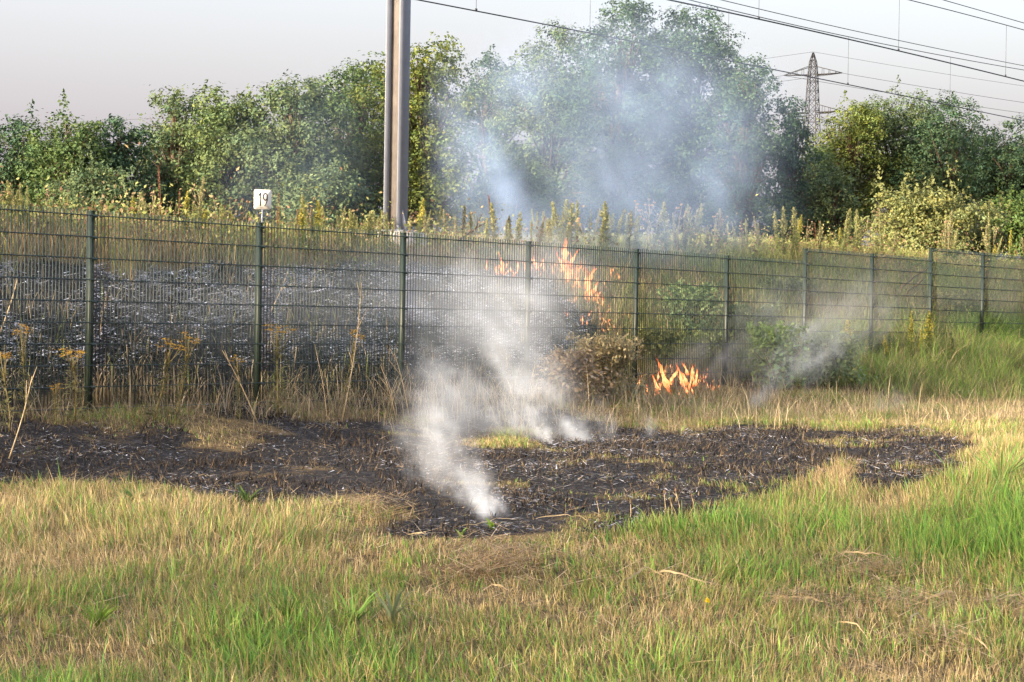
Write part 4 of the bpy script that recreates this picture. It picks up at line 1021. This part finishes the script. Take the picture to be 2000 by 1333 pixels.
o = mb.build('buttercup', M_WEED); o.location = tuple(P); o['label'] = 'single yellow buttercup in the mown grass'; o['category'] = 'flower'
print('plants done')

# ------------------------------------------------------------------ fire
m, N, L = new_mat('flame')
out = N.new('ShaderNodeOutputMaterial'); at = N.new('ShaderNodeAttribute'); at.attribute_name = 'Col'
em = N.new('ShaderNodeEmission'); em.inputs[1].default_value = .40; tr = N.new('ShaderNodeBsdfTransparent'); mx = N.new('ShaderNodeMixShader')
L.new(at.outputs['Color'], em.inputs[0]); L.new(at.outputs['Alpha'], mx.inputs[0]); L.new(tr.outputs[0], mx.inputs[1]); L.new(em.outputs[0], mx.inputs[2]); L.new(mx.outputs[0], out.inputs[0])
M_FLAME = m
def flame_mesh():
    """a tongue of fire one unit tall: a twisting, forked, tapering sheet of rings"""
    m_, n = 9, 7; t = np.linspace(0, 1, m_); ph = R.uniform(0, 6.283, 3)
    cx = .16*np.sin(t*R.uniform(4, 9)+ph[0])*t; cyy = .12*np.sin(t*R.uniform(4, 8)+ph[1])*t
    rad = .17*(1-t)**.75*(.55+.9*np.sin(math.pi*np.clip(t*.85+.18, 0, 1)))*(1+.45*np.sin(t*R.uniform(11, 19)+ph[2])); rad[-1] = .004
    ang = np.arange(n)*2*math.pi/n
    V = np.stack([cx[:, None]+rad[:, None]*np.cos(ang+t[:, None]*2.2)*(1+.35*np.sin(2*ang+t[:, None]*5)), cyy[:, None]+rad[:, None]*np.sin(ang+t[:, None]*2.2)*.7,
                  t[:, None]+.05*np.sin(3*ang+ph[0])*(t[:, None] < .99)*(t[:, None] > 0)], -1).reshape(-1, 3)
    i, j = np.meshgrid(np.arange(m_-1), np.arange(n), indexing='ij'); j2 = (j+1) % n
    F = np.stack([i*n+j, i*n+j2, (i+1)*n+j2, (i+1)*n+j], -1).reshape(-1, 4)
    stops = np.array([(1, .17, .04, .15), (1, .30, .09, .5), (1, .44, .17, .8), (1, .30, .09, .6), (1, .16, .04, .35), (1, .09, .02, .03)])
    C = np.stack([np.interp(t, np.linspace(0, 1, 6), stops[:, q]) for q in range(4)], -1)
    return mesh_np('flame', V, None, F, np.repeat(C, n, 0), True)
FL = [flame_mesh() for _ in range(9)]
def fire(label, items, spread=1.0, hs=1.0):
    P0 = at_ground(*items[0][:2]); t = empty('grass_fire', tuple(P0), label, 'fire')
    for (u, v, hpx, k) in items:
        for q in range(int(k*1.8)):
            uu, vv = u+R.normal(0, 8*spread)*(q > 0), v+R.normal(0, 3.5*spread)*(q > 0)
            P = at_ground(uu, vv); hh = hs*hpx*P[1]/FPX*(R.uniform(.7, 1.1) if q == 0 else R.uniform(.12, .6))
            o = link('flame', FL[R.integers(0, 9)], M_FLAME, t); o.location = tuple(P-P0+np.array([0, 0, .02+R.uniform(0, .9)*hpx*P[1]/FPX*.6*(q > 1)]))
            wf = R.uniform(.25, .62) if q else R.uniform(.18, .34); o.scale = (hh*wf, hh*wf, hh); o.rotation_euler = (R.normal(0, .3), R.normal(.08, .3), R.uniform(0, 6.283))
    return t
fire('line of small flames creeping along the top of the burnt slope behind the fence', [(985, 542, 34, 4), (970, 540, 24, 3), (1000, 541, 28, 3), (1010, 538, 20, 2), (950, 530, 18, 2), (1030, 540, 14, 2), (1040, 535, 26, 3), (1052, 533, 36, 4), (1063, 536, 26, 3), (1078, 538, 12, 2), (1090, 536, 20, 3)], hs=1.35)
fire('tallest blaze of bright flames on the slope behind the fence', [(1110, 552, 80, 7), (1098, 538, 42, 4), (1104, 545, 58, 5), (1122, 550, 52, 6), (1131, 546, 36, 4), (1116, 560, 30, 4), (1142, 588, 62, 7), (1150, 592, 32, 5), (1161, 592, 28, 4), (1172, 592, 24, 4), (1122, 594, 16, 3), (1132, 590, 20, 3),
      (1165, 566, 22, 3), (1195, 548, 32, 3), (1206, 550, 22, 3), (1186, 562, 16, 2), (1106, 500, 24, 2), (1140, 508, 20, 1), (1150, 545, 26, 3), (1128, 575, 24, 4), (1160, 580, 26, 4)], hs=1.12)
fire('scattered low flames trailing down the slope behind the fence post', [(1178, 606, 22, 4), (1183, 620, 20, 4), (1186, 640, 22, 4), (1190, 652, 16, 3), (1108, 622, 14, 2), (1148, 622, 14, 2), (1138, 636, 14, 3), (1222, 622, 20, 3), (1230, 630, 14, 2), (1206, 650, 12, 2), (1296, 656, 16, 2), (1290, 672, 12, 1)], hs=1.3)
fire('flames burning in the grass in front of the fence beside the brambles', [(1284, 772, 46, 3), (1290, 766, 34, 2), (1308, 770, 66, 4), (1302, 716, 20, 3), (1312, 735, 26, 2), (1338, 766, 60, 4), (1346, 768, 50, 4), (1354, 760, 40, 4), (1364, 752, 26, 3), (1374, 746, 18, 3), (1245, 762, 24, 3), (1250, 750, 14, 2), (1262, 776, 14, 3), (1270, 778, 12, 3), (1393, 766, 14, 3), (1402, 762, 10, 2), (1384, 762, 12, 2), (1325, 778, 10, 3), (1350, 728, 14, 3), (1335, 720, 14, 2)], spread=1.5, hs=1.2)

# ------------------------------------------------------------------ smoke: real volumes filled from density grids
def grid_noise(shape, cell, rng, oct_=4, gain=.55, stretch=1.0):
    """smooth value noise on a regular grid (cell = size of the largest cell in voxels)"""
    acc = np.zeros(shape, np.float32); amp = 1.; tot = 0
    for o_ in range(oct_):
        c0 = max(cell/2**o_, 1.5); cs_ = [c0, c0, c0*stretch]; dims = [int(math.ceil(n/c))+3 for n, c in zip(shape, cs_)]; g_ = rng.random(dims).astype(np.float32)
        for ax, n in enumerate(shape):
            x = np.arange(n)/cs_[ax]+.37; i = np.floor(x).astype(int); f_ = x-i; f_ = f_*f_*(3-2*f_); sh = [1, 1, 1]; sh[ax] = n; f_ = f_.reshape(sh).astype(np.float32)
            g_ = np.take(g_, i, ax)*(1-f_)+np.take(g_, i+1, ax)*f_
        acc += g_*amp; tot += amp; amp *= gain
    return acc/tot
def smoke(path, vox, colr, label, wisp=.5, cut=.42, seed=1, warp=.7, density=1.0, aniso=0.0, shear=-.55, stretch=2.4):
    """path: (x, y, z, radius, density) along the plume"""
    rng = np.random.default_rng(seed); path = np.array(path, float)
    t = np.linspace(0, len(path)-1, 10*(len(path)-1)+1); Q = np.stack([np.interp(t, np.arange(len(path)), path[:, i]) for i in range(5)], -1)
    lo = (Q[:, :3]-1.7*Q[:, 3:4]).min(0); hi = (Q[:, :3]+1.7*Q[:, 3:4]).max(0)
    shape = [int(np.clip(math.ceil((hi[i]-lo[i])/vox)+1, 8, 190)) for i in range(3)]
    ax = [np.linspace(lo[i], hi[i], shape[i], dtype=np.float32) for i in range(3)]
    X, Y, Z = np.meshgrid(*ax, indexing='ij')
    rm = float(np.median(Q[:, 3])); cell = max(rm*1.1/vox, 4)
    loc = np.interp(Z, np.sort(Q[:, 2]), Q[np.argsort(Q[:, 2]), 3]).astype(np.float32)
    WX = (grid_noise(shape, cell, rng, 5, .6)-.5)*2*warp*loc; WY = (grid_noise(shape, cell, rng, 5, .6)-.5)*2*warp*loc; WZ = (grid_noise(shape, cell, rng, 5, .6)-.5)*1.6*warp*loc
    D = np.zeros(shape, np.float32)
    for q in Q:
        r2 = ((X+WX-q[0])**2+(Y+WY-q[1])**2+(Z+WZ-q[2])**2)/(q[3]**2)
        D = np.maximum(D, q[4]*np.exp(-r2*1.4))
    nz = grid_noise(shape, cell*.6, rng, 6, .70, stretch)
    I_ = [np.arange(k_).reshape([-1 if a_ == b_ else 1 for a_ in range(3)]) for b_, k_ in enumerate(shape)]
    sw = [(grid_noise(shape, cell*.55, rng, 4, .6)-.5)*cell*1.1 for _ in range(3)]           # curl the fine structure
    ix_ = [I_[k_]+np.round(sw[k_]).astype(int) for k_ in range(3)]; ix_[0] = ix_[0]-np.round(shear*I_[2]).astype(int)   # streaks lean with the drift
    nz = nz[tuple(np.abs((q_+shape[k_]*4) % (2*shape[k_])-shape[k_]+.5).astype(int) if k_ == 0 else np.clip(q_, 0, shape[k_]-1) for k_, q_ in enumerate(ix_))]
    D *= (1-wisp)*.6+wisp*np.clip((nz-cut)/(.62-cut), 0, 1.8)**1.6*1.6
    # fade to nothing at the faces of the grid and at the ground
    for i in range(3):
        f_ = np.minimum(np.arange(shape[i]), np.arange(shape[i])[::-1])/max(shape[i]*.06, 2); sh = [1, 1, 1]; sh[i] = shape[i]
        if i == 2: f_ = np.maximum(f_, (np.arange(shape[i]) < shape[i]/2)*1.)
        D *= np.clip(f_, 0, 1).reshape(sh).astype(np.float32)
    D[D < .012*Q[:, 4].max()] = 0
    me = bpy.data.meshes.new('smoke'); n = D.size; me.vertices.add(n)
    co = np.zeros((n, 3), np.float32); co[:, 0] = lo[0]; co[:, 1] = lo[1]; co[:, 2] = lo[2]; co[0] = lo; co[-1] = hi
    me.vertices.foreach_set('co', co.ravel())
    a_ = me.attributes.new('dens', 'FLOAT', 'POINT'); a_.data.foreach_set('value', np.ascontiguousarray(D.transpose(2, 1, 0)).ravel())
    me.update()
    o = bpy.data.objects.new('smoke', me); col.objects.link(o); o['kind'] = 'stuff'; o['label'] = label
    ma, N, L = new_mat('smoke_vapour'); out = N.new('ShaderNodeOutputMaterial'); pv = N.new('ShaderNodeVolumePrincipled')
    pv.inputs['Color'].default_value = (*colr, 1); pv.inputs['Density'].default_value = density; pv.inputs['Anisotropy'].default_value = aniso
    L.new(pv.outputs[0], out.inputs['Volume'])
    g_ = bpy.data.node_groups.new('smoke_volume', 'GeometryNodeTree'); gn, gl = g_.nodes, g_.links
    g_.interface.new_socket('Geometry', in_out='INPUT', socket_type='NodeSocketGeometry'); g_.interface.new_socket('Geometry', in_out='OUTPUT', socket_type='NodeSocketGeometry')
    gi, go = gn.new('NodeGroupInput'), gn.new('NodeGroupOutput'); vc = gn.new('GeometryNodeVolumeCube'); si = gn.new('GeometryNodeSampleIndex'); si.data_type = 'FLOAT'; si.domain = 'POINT'
    na = gn.new('GeometryNodeInputNamedAttribute'); na.data_type = 'FLOAT'; na.inputs['Name'].default_value = 'dens'
    pos = gn.new('GeometryNodeInputPosition'); sx = gn.new('ShaderNodeSeparateXYZ'); gl.new(pos.outputs[0], sx.inputs[0])
    def mth(op, a, b=None):
        q = gn.new('ShaderNodeMath'); q.operation = op
        for i_, v_ in enumerate((a, b)):
            if v_ is None: continue
            if isinstance(v_, (int, float)): q.inputs[i_].default_value = v_
            else: gl.new(v_, q.inputs[i_])
        return q.outputs[0]
    idx = None; mulf = 1
    for i_ in range(3):
        st_ = (hi[i_]-lo[i_])/(shape[i_]-1)
        k_ = mth('ROUND', mth('DIVIDE', mth('SUBTRACT', sx.outputs[i_], float(lo[i_])), float(st_)))
        k_ = mth('MULTIPLY', k_, float(mulf)); idx = k_ if idx is None else mth('ADD', idx, k_); mulf *= shape[i_]
    gl.new(gi.outputs[0], si.inputs['Geometry']); gl.new(na.outputs[0], si.inputs['Value']); gl.new(idx, si.inputs['Index'])
    gl.new(si.outputs[0], vc.inputs['Density']); vc.inputs['Min'].default_value = tuple(lo); vc.inputs['Max'].default_value = tuple(hi)
    for i_, nm in enumerate(('Resolution X', 'Resolution Y', 'Resolution Z')): vc.inputs[nm].default_value = shape[i_]
    smn = gn.new('GeometryNodeSetMaterial'); smn.inputs['Material'].default_value = ma
    gl.new(vc.outputs[0], smn.inputs[0]); gl.new(smn.outputs[0], go.inputs[0])
    o.modifiers.new('volume', 'NODES').node_group = g_; me.materials.append(ma)
    return o
def pixpath(items, Y0, Y1, dens=1.0):
    r = []
    for i, (u, v, rp, dn) in enumerate(items):
        Y = Y0+(Y1-Y0)*i/(len(items)-1); p = at_depth(u, v, Y); r.append((*p, rp*Y/FPX, dn*dens))
    return r
WHITE, BLUE = (.84, .91, 1.0), (.50, .67, .97)
ya = at_ground(955, 1032)[1]
smoke(pixpath([(956, 1034, 9, 11.4), (946, 1008, 18, 6.26), (930, 972, 30, 3.13), (905, 935, 42, 1.83), (872, 897, 56, 1.14), (846, 850, 70, 0.797), (858, 800, 90, 0.569), (895, 745, 105, 0.399), (945, 690, 120, 0.256), (1000, 630, 125, 0.16)], ya, ya+4.5), .03, WHITE, 'dense white smoke plume rising from the tip of the burnt patch', .84, .41, 3, .7)
smoke(pixpath([(985, 1006, 12, 6), (972, 985, 16, 3.5), (950, 955, 22, 1.6), (915, 915, 30, .7)], ya+.3, ya+.9), .018, WHITE, 'small curl of smoke beside the dense plume', .88, .45, 12, .9)
yb = at_ground(1140, 864)[1]
smoke(pixpath([(1142, 864, 14, 5.39), (1122, 842, 26, 3), (1090, 815, 40, 1.68), (1045, 785, 68, 1.32), (990, 752, 100, 1.01), (925, 720, 118, 0.807), (940, 660, 130, 0.599), (1000, 605, 130, 0.389), (1060, 560, 110, 0.18)], yb, yb+1.6), .045, WHITE, 'white smoke drifting left from the upper edge of the burnt field', .8, .40, 5, .75, shear=-.8, stretch=1.8)
smoke(pixpath([(1080, 868, 9, 7.2), (1066, 850, 16, 4.2), (1040, 825, 28, 2.16), (1000, 800, 45, 1.08)], yb-.3, yb+.4), .025, WHITE, 'second smaller white smoke strand beside the unburnt tuft', .88, .44, 6, .9)
smoke(pixpath([(-100, 640, 100, 0.032), (150, 640, 110, 0.056), (400, 630, 110, 0.08), (600, 620, 110, 0.128), (740, 600, 110, 0.208), (850, 600, 115, 0.288), (950, 590, 115, 0.336), (1040, 575, 105, 0.288), (1100, 550, 85, 0.128), (1180, 540, 70, 0.064)], 21.5, 33), .10, (.74, .82, .96), 'thin bluish smoke hanging over the burnt slope', .7, .38, 8)
smoke(pixpath([(1120, 520, 40, 0.223), (1040, 480, 85, 0.372), (985, 420, 95, 0.461), (955, 340, 90, 0.491), (955, 260, 85, 0.432), (990, 195, 95, 0.312), (1060, 150, 90, 0.134), (1120, 110, 80, 0.0446)], 34, 39), .10, BLUE, 'blue smoke rising along the left side of the smoky trees', .66, .37, 9, 1.0, stretch=1.5)
smoke(pixpath([(1150, 510, 50, 0.148), (1140, 450, 115, 0.178), (1160, 370, 150, 0.188), (1200, 290, 160, 0.188), (1240, 220, 160, 0.178), (1270, 150, 140, 0.129), (1270, 80, 120, 0.0594)], 34.5, 41), .12, BLUE, 'broad blue smoke cloud in front of the tallest trees', .62, .36, 10, 1.0, stretch=1.5)
smoke(pixpath([(1200, 520, 40, 0.128), (1290, 470, 95, 0.204), (1370, 400, 120, 0.214), (1410, 310, 125, 0.204), (1440, 220, 115, 0.133), (1430, 150, 90, 0.0306)], 35, 41), .12, BLUE, 'thin blue smoke veil on the right shoulder of the tall trees', .62, .36, 11, 1.0, stretch=1.5)
yd = at_ground(1468, 810)[1]
smoke(pixpath([(1466, 812, 8, 5), (1472, 790, 16, 2.5), (1486, 768, 20, 1.1), (1502, 740, 30, 0.8), (1535, 712, 44, 0.6), (1580, 690, 58, 0.5), (1630, 668, 62, 0.4), (1680, 635, 60, 0.225), (1720, 610, 50, 0.1)], yd, yd+2.5), .035, WHITE, 'wisp of smoke curling up from the mown strip', .85, .42, 13, shear=.8)
smoke(pixpath([(1712, 825, 12, 1.6), (1716, 806, 20, 1.0), (1740, 790, 28, .4), (1770, 778, 34, .15)], yd, yd+1), .035, WHITE, 'faint wisp of smoke over the right end of the mown strip', .75, .42, 14)
ye = at_ground(1320, 774)[1]
smoke(pixpath([(1260, 772, 26, 0.75), (1290, 748, 36, 0.75), (1330, 735, 40, 0.75), (1385, 715, 50, 0.675), (1440, 690, 66, 0.6), (1510, 665, 78, 0.488), (1600, 630, 85, 0.338), (1680, 600, 80, 0.15)], ye+.1, ye+3), .045, (.86, .88, .93), 'grey smoke blowing right from the flames on the ground', .8, .40, 15, shear=1.0)
smoke(pixpath([(1272, 846, 8, 2.5), (1270, 834, 14, 1.4), (1262, 820, 18, .5)], yb, yb+.3), .02, WHITE, 'tiny puff of smoke on the upper burnt edge', .7, .42, 16)
smoke(pixpath([(1190, 846, 16, 1.6), (1180, 832, 22, 1.1), (1160, 815, 30, .5)], yb, yb+.3), .03, WHITE, 'low puff of smoke right of the white drift', .7, .42, 17)
smoke(pixpath([(350, 560, 90, .02), (480, 380, 110, .028), (580, 330, 130, .04), (660, 260, 110, .03)], 34, 40), .16, BLUE, 'very thin smoke haze before the trees right of the 19 sign', .5, .36, 18)
print('smoke done')
